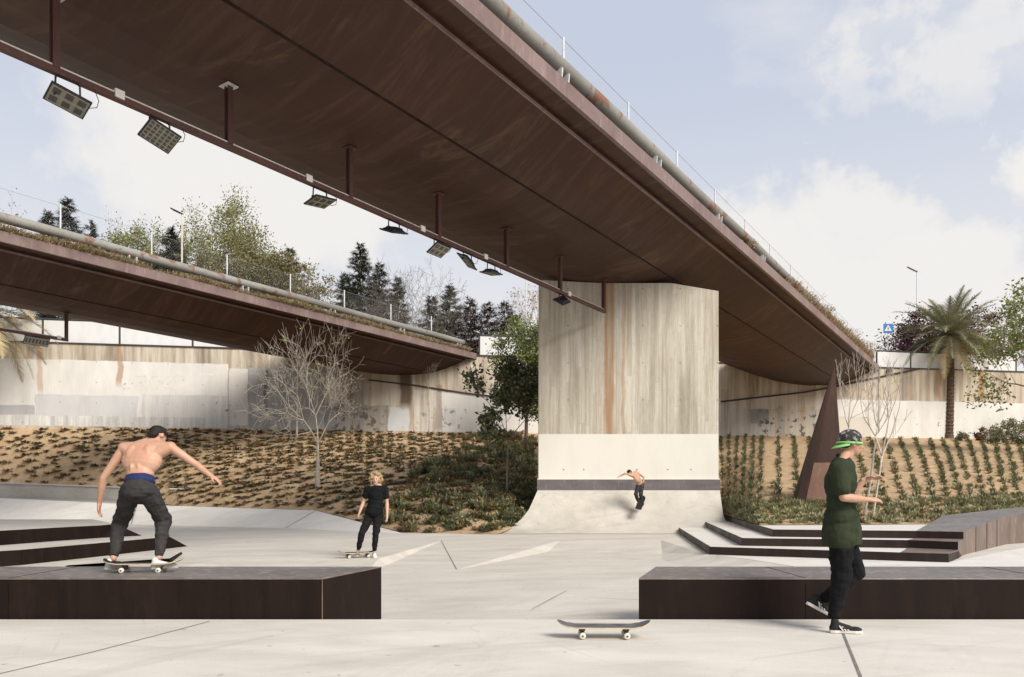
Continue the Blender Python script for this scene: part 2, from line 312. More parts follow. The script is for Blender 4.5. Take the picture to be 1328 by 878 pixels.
# retaining wall: board concrete with painted-over patches, stains and peeling spots
WY0, WS = 47.4, .1685
WDIR = Vector((1, WS, 0)).normalized(); WANG = math.atan(WS)
def wall_u(px): X = WY0 / (F/(px-664) - WS) if abs(px-664) > .01 else 0.0; return X / WDIR.x
def wall_at(px):
    u = wall_u(px); return Vector((u*WDIR.x, WY0 + u*WDIR.y, 0))
def wall_z(px, py): return CAMH + (HZ-py)/F * wall_at(px).y
def wall_mat():
    m = MT('stained retaining wall', .8, .2); o = m.xyz()
    pid = m.math('FLOOR', m.math('DIVIDE', o['X'], .16))
    wn = m.n('ShaderNodeTexWhiteNoise', noise_dimensions='1D'); m.l(pid, wn.inputs['W'])
    st = m.noise(1.7, 9, .66, sc=(1.8,1,.12)); st2 = m.noise(.5, 7, .6, sc=(1.6,1,.18), loc=(4,0,2)); f = m.noise(18, 6, .7)
    q = m.mix(wn.outputs['Value'], (.44,.38,.30), (.56,.50,.41))
    q = m.mix(m.ramp(st, .47, .62, 0, .75), q, (.32,.235,.155))
    q = m.mix(m.ramp(st2, .52, .64, 0, .7), q, (.15,.11,.08))
    wob = m.n('ShaderNodeTexNoise'); wob.inputs['Scale'].default_value = .9; wob.inputs['Detail'].default_value = 6; m.l(m.P, wob.inputs['Vector'])
    X = m.math('ADD', o['X'], m.math('MULTIPLY', m.math('SUBTRACT', wob.outputs[0], .5), .5))
    Z = m.math('ADD', o['Z'], m.math('MULTIPLY', m.math('SUBTRACT', wob.outputs[0], .5), .22))
    def rect(x0, y0, x1, y1, colr, am=.95, worn=.0):
        nonlocal q
        xm = (x0+x1)/2
        a, b = wall_u(x0), wall_u(x1); z1, z0 = wall_z(xm, y0), wall_z(xm, y1)
        k = m.math('MULTIPLY', m.math('MULTIPLY', m.ramp(X, a, a+.05), m.ramp(X, b, b-.05)), m.math('MULTIPLY', m.ramp(Z, z0, z0+.04), m.ramp(Z, z1, z1-.04)))
        if worn: k = m.math('MULTIPLY', k, m.ramp(m.math('ADD', m.math('MULTIPLY', st, .6), m.math('MULTIPLY', f, .4)), .5+worn*.2, .42, 0, 1))
        k = m.math('MULTIPLY', k, am)
        cc = m.mix(m.ramp(m.noise(1.1, 7, .62, sc=(1,1,.4), loc=(x0*.1,0,0)), .35, .7), colr, tuple(x*.82 for x in colr))
        q = m.mix(k, q, cc)
    Wh = (.70,.67,.62)
    rect(-300, 464, 296, 552, Wh); rect(296, 478, 322, 552, Wh, .9)
    rect(322, 478, 440, 560, (.40,.395,.385), .9); rect(45, 512, 180, 540, (.55,.54,.53), .9)
    rect(184, 512, 300, 556, (.44,.43,.42), .7, .5); rect(-300, 522, 45, 536, (.40,.39,.385), .9)
    rect(-300, 537, 270, 552, (.36,.355,.34), .8, .3)
    rect(440, 495, 470, 560, (.42,.41,.40), .8, .3); rect(470, 497, 520, 525, (.50,.48,.44), .7, .6)
    rect(420, 525, 505, 560, (.19,.185,.18), .85, .7); rect(503, 528, 531, 560, (.52,.53,.53), .95)
    rect(536, 506, 566, 560, Wh, .85, .6); rect(566, 512, 935, 575, Wh, .95)
    rect(575, 529, 592, 552, (.45,.47,.48), .7, .4)
    rect(935, 516, 1000, 575, (.56,.55,.53), .8, .4); rect(975, 514, 1120, 528, (.56,.52,.46), .7, .4)
    rect(963, 530, 1080, 575, (.40,.385,.365), .8, .2); rect(972, 530, 998, 550, (.27,.26,.25), .9)
    rect(1080, 522, 1500, 575, (.68,.66,.61), .97); rect(1085, 540, 1130, 575, (.58,.53,.45), .8)
    rect(900, 480, 946, 506, (.62,.56,.49), .8, .8)
    # dark peeling patches
    v = m.n('ShaderNodeTexNoise'); v.inputs['Scale'].default_value = 2.3; v.inputs['Detail'].default_value = 8; v.inputs['Roughness'].default_value = .6; m.l(m.P, v.inputs['Vector'])
    def spots(x0, y0, x1, y1, t, am):
        nonlocal q
        xm = (x0+x1)/2; a, b = wall_u(x0), wall_u(x1); z1, z0 = wall_z(xm, y0), wall_z(xm, y1)
        k = m.math('MULTIPLY', m.math('MULTIPLY', m.ramp(X, a, a+.8), m.ramp(X, b, b-.8)), m.math('MULTIPLY', m.ramp(Z, z0-.2, z0+.2), m.ramp(Z, z1, z1-.6)))
        q = m.mix(m.math('MULTIPLY', m.math('MULTIPLY', k, m.ramp(v.outputs[0], t, t+.025)), am), q, (.075,.072,.07))
    spots(975, 528, 1090, 572, .56, .9); spots(1090, 535, 1240, 572, .64, .7); spots(420, 520, 505, 560, .53, .8); spots(260, 510, 330, 555, .6, .7); spots(530, 522, 610, 560, .58, .6)
    # rust and water runs
    def run(px, wd, py0, py1, colr=(.26,.145,.07), am=.8):
        nonlocal q
        u = wall_u(px); z1, z0 = wall_z(px, py0), wall_z(px, py1)
        d = m.math('ABSOLUTE', m.math('SUBTRACT', X, u))
        q = m.mix(m.math('MULTIPLY', m.math('MULTIPLY', m.ramp(d, wd, wd*.6), m.ramp(m.math('ADD', Z, m.math('MULTIPLY', f, .4)), z0, z0+.5)), m.math('MULTIPLY', m.ramp(o['Z'], z1+.1, z1), am)), q, colr)
    run(526, .45, 484, 528, (.10,.06,.035), .9); run(570, .2, 500, 560, (.2,.14,.09), .6)
    run(1216, .28, 479, 518, am=.6); run(1273, .28, 479, 518, (.33,.20,.10), .95); run(1300, .3, 479, 505, (.2,.15,.1), .5); run(155, .18, 441, 500, (.35,.2,.1), .7); run(52, .15, 441, 510, (.4,.22,.1), .5)
    run(1140, .12, 470, 560, (.2,.17,.13), .4); run(345, .1, 480, 535, (.1,.09,.08), .7)
    fx = m.math('FRACT', m.math('DIVIDE', o['X'], .16)); line = m.ramp(m.math('ABSOLUTE', m.math('SUBTRACT', fx, .5)), .42, .5, 0, .10)
    q = m.mix(line, q, (.16,.13,.10))
    q = m.mix(m.ramp(f, .55, .8, 0, .2), q, (.2,.18,.15))
    hx = m.math('ABSOLUTE', m.math('SUBTRACT', m.math('FRACT', m.math('DIVIDE', o['X'], 1.9)), .5))
    hz = m.math('ABSOLUTE', m.math('SUBTRACT', m.math('FRACT', m.math('DIVIDE', o['Z'], 1.15)), .5))
    q = m.mix(m.ramp(m.math('ADD', m.math('POWER', hx, 2), m.math('POWER', m.math('MULTIPLY', hz, .6), 2)), .0004, .0002, 0, .55), q, (.12,.10,.08))
    return m.col(q).bump(m.math('ADD', m.math('MULTIPLY', line, -1), f), .008, .4).m
M['wall'] = wall_mat()
def soil_mat():
    m = MT('sandy planted soil', .95, .1)
    a = m.noise(1.1, 8, .6); b = m.noise(5, 8, .65); c = m.noise(35, 4, .7)
    q = m.mix(m.ramp(a, .35, .68), (.43,.29,.165), (.58,.42,.255))
    q = m.mix(m.ramp(b, .50, .70, 0, .45), q, (.28,.185,.105))
    q = m.mix(m.ramp(c, .5, .75, 0, .35), q, (.66,.52,.36))
    return m.col(q).bump(m.math('ADD', m.math('MULTIPLY', b, 3), c), .06, .8).m
M['soil'] = soil_mat()
M['dark_soil'] = plain('brown mulch', (.12,.08,.05), .95, .1, .5, 8, bump=.03)
def leafm(name, c1, c2, sc=3, trans=.25):
    m = MT(name, .55, .25); n = m.noise(sc, 4, .6); q = m.mix(m.ramp(n, .35, .65), c1, c2); m.col(q)
    m.b.inputs['Subsurface Weight'].default_value = 0
    t = m.n('ShaderNodeBsdfTranslucent'); m.l(q, t.inputs['Color']); x = m.n('ShaderNodeMixShader'); x.inputs[0].default_value = trans
    m.l(m.b.outputs[0], x.inputs[1]); m.l(t.outputs[0], x.inputs[2]); m.l(x.outputs[0], m.t.nodes['Material Output'].inputs[0]); return m.m
M['tuft'] = leafm('tuft leaf', (.095,.105,.05), (.19,.19,.10), 1.5)
M['tuftd'] = leafm('dull dark tuft leaf', (.105,.092,.05), (.19,.165,.095), 1.5)
M['tuft2'] = leafm('olive tuft leaf', (.14,.115,.055), (.24,.20,.10), 1.5)
M['grass'] = leafm('fresh grass leaf', (.22,.22,.11), (.40,.39,.23), 2)
M['dry'] = leafm('dry straw', (.26,.19,.10), (.46,.36,.22), 3)
M['dryb'] = leafm('dry brown weed', (.17,.10,.05), (.36,.24,.13), 3)
M['yellow'] = leafm('yellow flower', (.42,.36,.05), (.5,.45,.08), 3)
M['red'] = leafm('red flower', (.35,.04,.03), (.4,.08,.04), 3)
M['conifer'] = leafm('conifer needles', (.035,.045,.028), (.10,.108,.062), .9, .15)
M['maroon'] = leafm('maroon leaf', (.075,.022,.028), (.13,.05,.05), 1.2)
M['plum'] = leafm('plum leaf', (.055,.018,.028), (.13,.048,.062), 1.0, .15)
M['green'] = leafm('green leaf', (.10,.13,.035), (.26,.29,.09), 1.0)
M['darkgreen'] = leafm('dark glossy leaf', (.03,.038,.018), (.11,.12,.055), .9, .1)
M['spring'] = leafm('spring leaf', (.20,.24,.08), (.36,.38,.13), 1.0)
M['olive'] = leafm('olive brown leaf', (.15,.14,.05), (.28,.24,.10), .7)
M['orange'] = leafm('orange leaf', (.38,.22,.09), (.5,.33,.16), .7)
M['palm'] = leafm('palm leaflet', (.13,.14,.07), (.32,.32,.20), .8, .2)
M['palmdry'] = leafm('dry palm leaflet', (.38,.30,.16), (.52,.43,.26), .8, .2)
M['bark'] = plain('grey brown bark', (.27,.225,.18), .9, .15, .4, 10, bump=.01)
M['barkfar'] = plain('far grey brown bark', (.15,.125,.10), .9, .1, .3, 10)
M['barkmid'] = plain('light grey bark', (.40,.35,.285), .85, .15, .3, 10)
M['barkpale'] = plain('pale bark', (.50,.44,.37), .85, .15, .3, 10)
M['palmbark'] = plain('palm trunk bark', (.13,.09,.065), .95, .1, .6, 9, bump=.03)
M['black'] = plain('black painted metal', (.018,.017,.019), .45, .4, .2)
M['lens'] = plain('floodlight lens', (.22,.21,.165), .25, .5, .25, 14)
M['lensdark'] = plain('lens cell', (.055,.05,.042), .3, .5, .3, 14)
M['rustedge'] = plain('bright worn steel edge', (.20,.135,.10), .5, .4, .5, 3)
M['box'] = plain('white plastic', (.68,.66,.60), .5, .4, .1)
M['galv'] = plain('galvanised steel', (.50,.50,.50), .45, .5, .2)
M['wire'] = plain('fence wire', (.36,.36,.37), .5, .4, .1)
M['darkmetal'] = plain('dark steel rail', (.06,.05,.045), .6, .3, .3)
M['joint'] = plain('saw cut joint', (.19,.175,.155), .9, .1, .35, 5)
M['asphalt'] = plain('asphalt', (.06,.06,.06), .9, .2, .2)
M['blue'] = plain('blue sign face', (.03,.17,.42), .4, .4, .05)
M['signwhite'] = plain('white sign face', (.75,.75,.75), .4, .4, .03)
M['ink'] = plain('black marker paint', (.02,.02,.022), .6, .3, .1)
M['ghost'] = plain('faded grey paint', (.64,.61,.565), .8, .2, .15)
def skinm(name, c):
    m = MT(name, .5, .35); n = m.noise(9, 5, .6); n2 = m.noise(60, 3, .6)
    m.col(m.mix(m.ramp(n, .35, .7), c, (c[0]*.93, c[1]*.80, c[2]*.76))).bump(n2, .001, .3)
    m.b.inputs['Subsurface Weight'].default_value = .12; m.b.inputs['Subsurface Radius'].default_value = (.02,.007,.004); m.b.inputs['Subsurface Scale'].default_value = .6
    return m.m
M['skin'] = skinm('light skin', (.47,.285,.195)); M['skin2'] = skinm('pale skin', (.52,.335,.25))
def cloth(name, c, bd=.012, sc=7):
    m = MT(name, .9, .12); n = m.noise(sc, 6, .6, sc=(1.4,1.4,.7), dist=.7); w = m.noise(180, 2, .5)
    m.col(m.mix(m.ramp(n, .3, .72), tuple(x*.72 for x in c), tuple(x*1.25 for x in c))).bump(m.math('ADD', n, m.math('MULTIPLY', w, .06)), bd, .9); return m.m
M['olivecloth'] = cloth('dark green cotton', (.030,.038,.021)); M['blackcloth'] = cloth('black cotton', (.009,.009,.010))
M['jeans'] = cloth('charcoal denim', (.040,.037,.036)); M['blackjeans'] = cloth('black denim', (.014,.013,.014)); M['navy'] = cloth('navy boxer cotton', (.022,.030,.085))
M['hairdark'] = plain('dark hair', (.014,.010,.008), .7, .3, .4, 50); M['hairblond'] = plain('blond hair', (.36,.25,.13), .7, .3, .5, 40, bump=.006)
M['neon'] = plain('neon green cap fabric', (.24,.50,.17), .7, .2, .1, 12)
M['capgrey'] = MT('grey patterned cap fabric', .85, .1)
_m = M['capgrey']; _q = _m.noise(26, 2, .5); M['capgrey'] = _m.col(_m.mix(_m.ramp(_q, .52, .58), (.045,.042,.04), (.26,.25,.24))).m
M['shoewhite'] = plain('white shoe leather', (.66,.63,.58), .6, .3, .12, 12); M['shoeblack'] = plain('black shoe suede', (.02,.019,.018), .8, .2, .3, 30)
M['shoeblue'] = plain('blue shoe fabric', (.05,.12,.35), .7, .3, .2, 30)
M['eye'] = plain('eye', (.02,.016,.014), .2, .5, .05); M['lip'] = plain('lips', (.42,.17,.14), .5, .3, .1)
M['grip'] = plain('grip tape', (.115,.112,.12), .85, .2, .35, 9); M['gripdark'] = plain('dark grip tape', (.02,.02,.021), .85, .2, .3, 9); M['maple'] = plain('maple deck', (.50,.40,.26), .5, .4, .2, 12)
M['wheel'] = plain('urethane wheel', (.66,.62,.50), .45, .4, .12, 20); M['truck'] = plain('metal truck', (.09,.075,.065), .4, .5, .3, 20)

# ------------------------------------------------------------------ ground structure
def sheet(name, polys, mat, kind='structure', parent=None):
    b = MB()
    for p in polys: b.add(p, [tuple(range(len(p)))])
    o = b.build(name, mat, parent)
    if kind: o['kind'] = kind
    return o
sheet('ground', [[(-400,-400,-.75),(400,-400,-.75),(400,400,-.75),(-400,400,-.75)]], M['dark_soil'])
AY = 7.47
b = MB(); b.add([(-45,-30,0),(45,-30,0),(45,AY,0),(-45,AY,0),(45,AY,-.25),(-45,AY,-.25)], [(0,1,2,3),(3,2,4,5)])
o = b.build('pavement', M['plaza']); o['kind'] = 'structure'
L1 = [(-45,10.5),(-4.7,10.5),(-4.5,13.0),(-2.5,13.0),(-1.0,13.92),(.84,18.2),(3.5,18.0),(3.1,15.9),(3.4,13.9),(3.9,10.5),(45,10.5)]
L2 = [(-45,11.4),(-5.6,11.4),(-5.4,14.45),(-2.5,14.45),(-1.82,19.9),(1.3,20.3),(3.9,20.2),(3.88,15.4),(4.35,14.2),(4.95,11.4),(45,11.4)]
pit0 = [[(-45,AY,-.2),(45,AY,-.2),(45,8.8,-.2),(-45,8.8,-.2)], [(-45,8.8,-.2),(45,8.8,-.2),(45,10.5,-.16),(-45,10.5,-.16)]]
pit = [(-45,10.5,-.16),(45,10.5,-.16)][:0] + [(x,y,-.16) for x, y in reversed(L1)]
sheet('sunken_pavement', pit0+[pit], M['plaza2'])
sheet('pavement_bank', [[(*L1[i],-.16),(*L1[i+1],-.16),(*L2[i+1],0),(*L2[i],0)] for i in range(len(L1)-1)], M['plaza2'])
sheet('upper_pavement', [[(x,y,0) for x, y in L2] + [(45,22,0),(45,40,0),(-45,42,0)]], M['plaza2'])
# bright strip of floor in front of the steps
sheet('pavement_strip', [[(4.40,14.2,.004),(5.0,11.5,.004),(40,11.5,.004),(40,30,.004),(14.5,20.3,.004),(7.9,13.8,.004),(4.0,15.2,.004)]], M['bankc'])

# concrete bank on the left and hill
bank_b = [G(-160,668), G(0,675), G(200,681), G(370,685), G(520,692)]
bank_t = [Vector((-36,41,1.1)), at(0,646,38), at(200,655,33), at(410,662,28.5), G(521,691.6)+Vector((0,0,.01))]
o = sheet('concrete_bank', [[bank_b[i], bank_b[i+1], bank_t[i+1], bank_t[i]] for i in range(4)], M['bankc'])
# lower and upper boundary of the planted slope, matched column by column
curb = [(-160,622,42.5),(0,627,39.6),(165,634,37.0)]
low_pts = [at(-160,623,42.7), at(0,628,39.8), at(165,635,37.2), at(170,650,36.4), at(235,656,32.4), at(330,659,30.4), at(412,662,28.5), at(466,676,26.2), G(522,690.5), G(646,692.6,.01),
           Vector((.30,24.9,.22)), Vector((.95,26.3,.45)), Vector((7.0,26.6,.7)), Vector((7.4,27.0,.50)), G(985,680.5,.47), G(1100,680,.47), G(1232,679,.47), Vector((13.6,21.2,.62)), Vector((18,23.5,.8)), Vector((40,34,1.6))]
top_px = [-160, 0, 165, 172, 225, 330, 412, 466, 522, 600, 655, 700, 905, 935, 990, 1080, 1200, 1290, 1400, 1700]
top_pts = []
for p in top_px:
    w = wall_at(p); top_pts.append(Vector((w.x, w.y+.1, wall_z(p, 552 + .0135*p))))
# resample boundary densely
def resamp(pts, n):
    d = [0]
    return None
NS, NT = 260, 70
ts = np.linspace(0, len(low_pts)-1, NS)
def lerpl(L, t):
    i = min(int(t), len(L)-2); return L[i].lerp(L[i+1], t-i)
def hill_point(s, t):      # s in boundary index units, t 0..1
    a, b_ = lerpl(low_pts, s), lerpl(top_pts, s); p = a.lerp(b_, t)
    zt = t + .10*math.sin(math.pi*t)*(1-t)
    p.z = a.z + (b_.z-a.z)*zt
    return p
b = MB(); vs = []
for i, s in enumerate(ts):
    for j in range(NT):
        p = hill_point(s, j/(NT-1))
        e = min(1, j/3)
        p.z += e*(.10*mnoise.noise(Vector((p.x*1.3,p.y*1.3,0))) + .05*mnoise.noise(Vector((p.x*3.7,p.y*3.7,5))))
        vs.append(p)
b.add(vs, [(i*NT+j,(i+1)*NT+j,(i+1)*NT+j+1,i*NT+j+1) for i in range(NS-1) for j in range(NT-1)])
o = b.build('planted_slope', M['soil'], smooth=True, fixn=False); o['kind'] = 'structure'
_hp = [(s, t, hill_point(s, t)) for s in np.linspace(0, len(low_pts)-1, 400) for t in np.linspace(0, 1, 120)]
_hpx = np.array([[664+p.x/p.y*F, HZ-(p.z-CAMH)/p.y*F] for _, _, p in _hp])
def hill_at(px, py):
    d = (_hpx[:,0]-px)**2 + ((_hpx[:,1]-py)*1.0)**2; return _hp[int(d.argmin())][2].copy()
# low concrete kerb wall at left
t = empty('low_wall', at(0,643,39), 'low pale concrete kerb wall at the foot of the planted slope, far left', 'wall')
b = MB(); P = [at(-160,622,42.2), at(0,627,39.2), at(165,633,36.8)]
for i in range(2):
    a, c = P[i], P[i+1]; dn = Vector((.1,.33,0))
    b.hexa([Vector((a.x,a.y,.5)), Vector((c.x,c.y,.3)), Vector((c.x,c.y,.3))+dn, Vector((a.x,a.y,.5))+dn, a, c, c+dn, a+dn])
b.build('wall_body', concrete_floor('kerb concrete', (.44,.41,.36), (.33,.30,.26)), t)
b = MB()
for i in range(2):
    a, c = P[i]+Vector((0,0,.06)), P[i+1]+Vector((0,0,.06)); dn = Vector((.12,.38,0)); f = Vector((-.02,-.05,0)); lo = Vector((0,0,-.058))
    b.hexa([a+f+lo, c+f+lo, c+dn+lo, a+dn+lo, a+f, c+f, c+dn, a+dn])
b.build('coping', concrete_floor('kerb coping', (.55,.52,.47), (.45,.42,.37)), t)
sheet('path', [[at(-160,647,39.5)-Vector((0,0,.02)), at(0,646.3,38), at(170,654,33.6), at(172,650,36.6), Vector((P[1].x,P[1].y,1.09)), Vector((P[0].x,P[0].y,1.15))]], concrete_floor('path concrete', (.34,.325,.3), (.27,.26,.24)))

# upper ground behind the wall
A, B2 = wall_at(-900), wall_at(2400)
off = Vector((-WDIR.y, WDIR.x, 0))
sheet('upper_ground', [[A+off*.5+Vector((0,0,9.55)), B2+off*.5+Vector((0,0,9.55)), B2+off*400+Vector((200,0,9.55)), A+off*400+Vector((-200,0,9.55))]], M['dark_soil'])
# retaining wall
wall = empty('retaining_wall', wall_at(664), 'long board marked retaining wall with painted over white and grey patches behind the slope', 'wall')
wall.rotation_euler = (0,0,WANG)
U0, U1 = -62, 72
b = MB(); b.box(((U0+U1)/2, .3, 5.4), (U1-U0, .6, 8.42)); b.build('wall_body', M['wall'], wall)
b = MB(); b.box(((U0+U1)/2, .24, 9.645), (U1-U0, .62, .07)); b.build('steel_angle', M['darkmetal'], wall)
# barrier panels on top; open where the decks land
def panels(name, px0, px1, joints, label, ztop):
    t = empty(name, wall_at(px0), label, 'barrier', 'pale barrier panels along the wall top'); t.rotation_euler = (0,0,WANG)
    js = [px0] + joints + [px1]
    for a, c in zip(js[:-1], js[1:]):
        ua, uc = wall_u(a)-wall_u(px0), wall_u(c)-wall_u(px0)
        b = MB(); b.box(((ua+uc)/2, .18, (9.685+ztop)/2), (uc-ua-.10, .06, ztop-9.685)); b.build('panel', M['panel'], t, bevel=.01)
    for a in js:
        ua = wall_u(a)-wall_u(px0)
        b = MB(); b.box((ua, .17, (9.685+ztop)/2), (.07, .10, ztop-9.685)); b.build('panel_post', M['darkmetal'], t)
    L = wall_u(px1)-wall_u(px0)
    b = MB(); b.box((L/2, .17, ztop+.075), (L, .10, .08))
    for k in range(int(L/2)+1): b.box((k*2+.1, .17, ztop+.017), (.06,.05,.032))
    b.build('top_rail', M['darkmetal'], t)
    return t
panels('barrier', -220, 470, [-140, -60, 54, 154, 249, 345], 'pale grey barrier panels on top of the wall left of the far bridge', 10.92)
panels('barrier', 622, 905, [720, 810], 'white barrier panels on the wall top between the far bridge and the big pillar', 10.85)
pr = panels('barrier', 1139, 1320, [1183, 1255], 'white barrier panels on the wall top behind the tall palm, with black scribbles', 10.72)
# scribbled tag on the right-hand panel
def scribble(b, pts, w, fr):
    b = MB()
    b.tube([fr(a) for a in pts], w, 5)
    b.build('graffiti_stroke', M['ink'], pr)
u0 = wall_u(1139)
def frp(q): return Vector((wall_u(q[0])-u0, .135, wall_z(q[0], q[1])))
for S in ([(1262,463),(1263,461),(1266,460),(1264,464),(1262,466),(1267,466),(1270,462),(1272,460),(1271,465),(1268,467),(1271,464),(1265,463)],
          [(1277,462),(1279,460),(1279,465)], [(1279,462),(1282,461),(1282,465)], [(1284,461),(1284,465)], [(1284,461),(1287,462),(1285,463)],
          [(1292,465),(1294,460),(1296,465)], [(1296,465),(1298,460),(1300,464)], [(1306,462),(1307,463)]):
    scribble(b, S, .022, frp)
# ghost of a large graffiti word under white paint: ROOTS-like outline letters painted out
b = MB()
def frw(q): u = wall_u(q[0]); return Vector((u, -.004, wall_z(*q)))
for S in ([(178,505),(179,488),(188,487),(190,493),(182,496),(191,505)], [(198,488),(194,495),(197,504),(204,504),(207,495),(203,488),(198,488)],
          [(213,488),(210,496),(214,504),(220,503),(222,494),(218,488),(213,488)], [(226,506),(226,488),(236,487),(239,493),(229,497)], [(157,500),(163,497),(160,505),(169,503)],
          [(258,487),(268,485),(280,487)]):
    for a, c in zip(S[:-1], S[1:]):
        p, q = frw(a), frw(c); d = (q-p).normalized(); n_ = Vector((-d.z,0,d.x))*.05
        b.add([p-n_, q-n_, q+n_, p+n_], [(0,1,2,3)])
b.build('painted_over_letters', M['ghost'], wall)
# handrail / conduit lines on the wall
b = MB(); W_ = lambda px, py, o=-.06: Vector((wall_u(px), o, wall_z(px, py)))
b.tube([W_(1192,478), W_(1140,489), W_(1075,503), W_(1042,509), W_(935,521)], .055, 6)
b.build('sloping_conduit', M['darkmetal'], wall)
b = MB(); b.tube([W_(478,493), W_(540,500), W_(605,510), W_(640,514)], .04, 6); b.build('sloping_conduit', M['darkmetal'], wall)
b = MB(); b.box(W_(1152,481,-.12), (.3,.2,.16)); b.tube([W_(1152,481,-.1), W_(1158,478,-.02)], .03, 5); b.build('wall_lamp', M['black'], wall)
b = MB(); b.tube([W_(1140,482,-.03), W_(1140,560,-.03)], .03, 6); b.build('vertical_conduit', M['galv'], wall)

# ------------------------------------------------------------------ bridges
BD = Vector((.658, 1, 0)); BU = BD.normalized(); BN = Vector((BU.y, -BU.x, 0))   # BN points to +X side
def bp(a, H, Y): return Vector((a + .658*Y, Y, CAMH + H))
SEC = [(-9.38,8.20),(-10.02,8.18),(-10.02,8.07),(-10.35,7.90),(-11.0,7.58),(-11.74,7.29),(-12.7,7.15),(-13.76,7.10),(-14.8,7.16),(-15.9,7.33),(-16.9,7.62),(-17.6,7.85),(-18.2,8.06),(-18.6,8.20)]
def yend(a, extra=.5): return (WY0 + WS*a)/(1-WS*.658) + extra
def bridge(name, shift, label, y0, seed):
    rnd = random.Random(seed)
    t = empty(name, bp(shift-14, 0, 20) - Vector((0,0,CAMH)), label, 'bridge')
    S = [(a+shift, h) for a, h in SEC]; n = len(S)
    # belly as one skin
    b = MB(); rows = 40; vs = []
    for k in range(rows+1):
        for a, h in S:
            y = y0 + (yend(a)-y0)*k/rows; vs.append(bp(a, h, y))
    fs = [(k*n+i, k*n+i+1, (k+1)*n+i+1, (k+1)*n+i) for k in range(rows) for i in range(n-1)]
    b.add(vs, fs)
    # centre weld seam proud of the belly
    am, hm = S[5]
    o = b.build('belly', M['belly'], t, fixn=False)
    b = MB(); a = am; b.hexa([bp(a-.02,hm-.02,y0), bp(a+.02,hm-.018,y0), bp(a+.02,hm-.018,yend(a)-.5), bp(a-.02,hm-.02,yend(a)-.5), bp(a-.035,hm+.03,y0), bp(a+.035,hm+.03,y0), bp(a+.035,hm+.03,yend(a)-.5), bp(a-.035,hm+.03,yend(a)-.5)])
    b.build('weld_seam', M['seam'], t)
    for a, sgn in ((S[0][0], 1), (S[-1][0], -1)):      # fascias
        ye = yend(a, -.02); th = .02*sgn
        b = MB(); seg = 26
        for k in range(seg):
            ya, yb = y0+(ye-y0)*k/seg, y0+(ye-y0)*(k+1)/seg - .004
            q = [bp(a+th, 8.19, ya), bp(a+th, 8.19, yb), bp(a-.10*sgn, 8.19, yb), bp(a-.10*sgn, 8.19, ya), bp(a+th, 8.54, ya), bp(a+th, 8.54, yb), bp(a-.10*sgn, 8.54, yb), bp(a-.10*sgn, 8.54, ya)]
            b.hexa(q)
        b.build('fascia', M['fascia'], t)
    # light lip along the soffit strip
    b = MB(); a = S[2][0]; ye = yend(a, -.02)
    b.hexa([bp(a-.03,8.045,y0), bp(a+.03,8.045,y0), bp(a+.03,8.045,ye), bp(a-.03,8.045,ye), bp(a-.03,8.10,y0), bp(a+.03,8.10,y0), bp(a+.03,8.10,ye), bp(a-.03,8.10,ye)])
    b.build('soffit_lip', M['fascia'], t)
    # deck and planter kerb
    b = MB(); a0, a1 = S[0][0]-.1, S[-1][0]+.1
    b.hexa([bp(a1,8.25,y0), bp(a0,8.25,y0), bp(a0,8.25,yend(a0)), bp(a1,8.25,yend(a1)), bp(a1,8.46,y0), bp(a0,8.46,y0), bp(a0,8.46,yend(a0)), bp(a1,8.46,yend(a1))])
    b.build('deck', M['asphalt'], t)
    # pipe rail with its bracket pairs
    ap = S[0][0]-.37; b = MB(); pts = []; k = y0
    while k < yend(ap, -.6): pts.append(bp(ap, 9.06 + .02*math.sin(k*.7+seed), k)); k += 2
    pts.append(bp(ap, 9.06, yend(ap, -.6)))
    b.tube(pts, .175, 16); b.build('pipe_rail', M['pipe'], t, smooth=True)
    first = 16.35 if shift == 0 else 29.05
    y = first - 4.22*int((first-y0)/4.22-.2)
    while y < yend(ap, -1):
        b = MB()
        for dy in (-.12, .12):
            c0 = bp(ap+.02, 8.47, y+dy); c1 = bp(ap, 8.92, y+dy)
            b.hexa([c0-BN*.10-BU*.025, c0+BN*.10-BU*.025, c0+BN*.10+BU*.025, c0-BN*.10+BU*.025, c1-BN*.07-BU*.025, c1+BN*.16-BU*.025, c1+BN*.16+BU*.025, c1-BN*.07+BU*.025])
        b.build('pipe_bracket', M['galv'], t); y += 4.22
    return t
br1 = bridge('bridge', 0, 'rust brown steel footbridge passing overhead and resting on the tall concrete pillar', -30, 1)
br2 = bridge('bridge', -23.72, 'lower looking rust brown steel bridge further back at left, over the bare tree', 4, 2)
# fences on the decks
def fence(shift, y0, y1, label, first):
    a = -9.38+shift-.85; base, topz = 8.47, 10.2
    t = empty('wire_fence', bp(a, base, (y0+y1)/2), label, 'fence', 'wire fences on the bridge decks')
    y = first
    while y > y0+2.87: y -= 2.87
    while y < y1:
        p = bp(a, base, y); b = MB(); b.tube([p, p+Vector((0,0,topz-base+.03))], .03, 8)
        b.build('fence_post', M['galv'], t, smooth=True); y += 2.87
    b = MB()
    def wire(p, q, r=.0035):
        d = Vector((0,0,r)); b.add([p-d, q-d, q+d, p+d], [(0,1,2,3)]); n_ = BN*r; b.add([p-n_, q-n_, q+n_, p+n_], [(0,1,2,3)])
    for z in (9.35, 10.18): wire(bp(a, z, y0), bp(a, z, y1), .006)
    s = .11; yy = y0
    H = 10.18-base
    while yy < y1 - H*.8:
        for sg in (1, -1):
            p = bp(a, base if sg > 0 else base+H, yy); q = bp(a, base+H if sg > 0 else base, yy+H*.8); n_ = BU*(.0026 if shift == 0 else .0015)
            b.add([p-n_, q-n_, q+n_, p+n_], [(0,1,2,3)])
        yy += s
    b.build('wire_mesh', M['wire'], t, fixn=False)
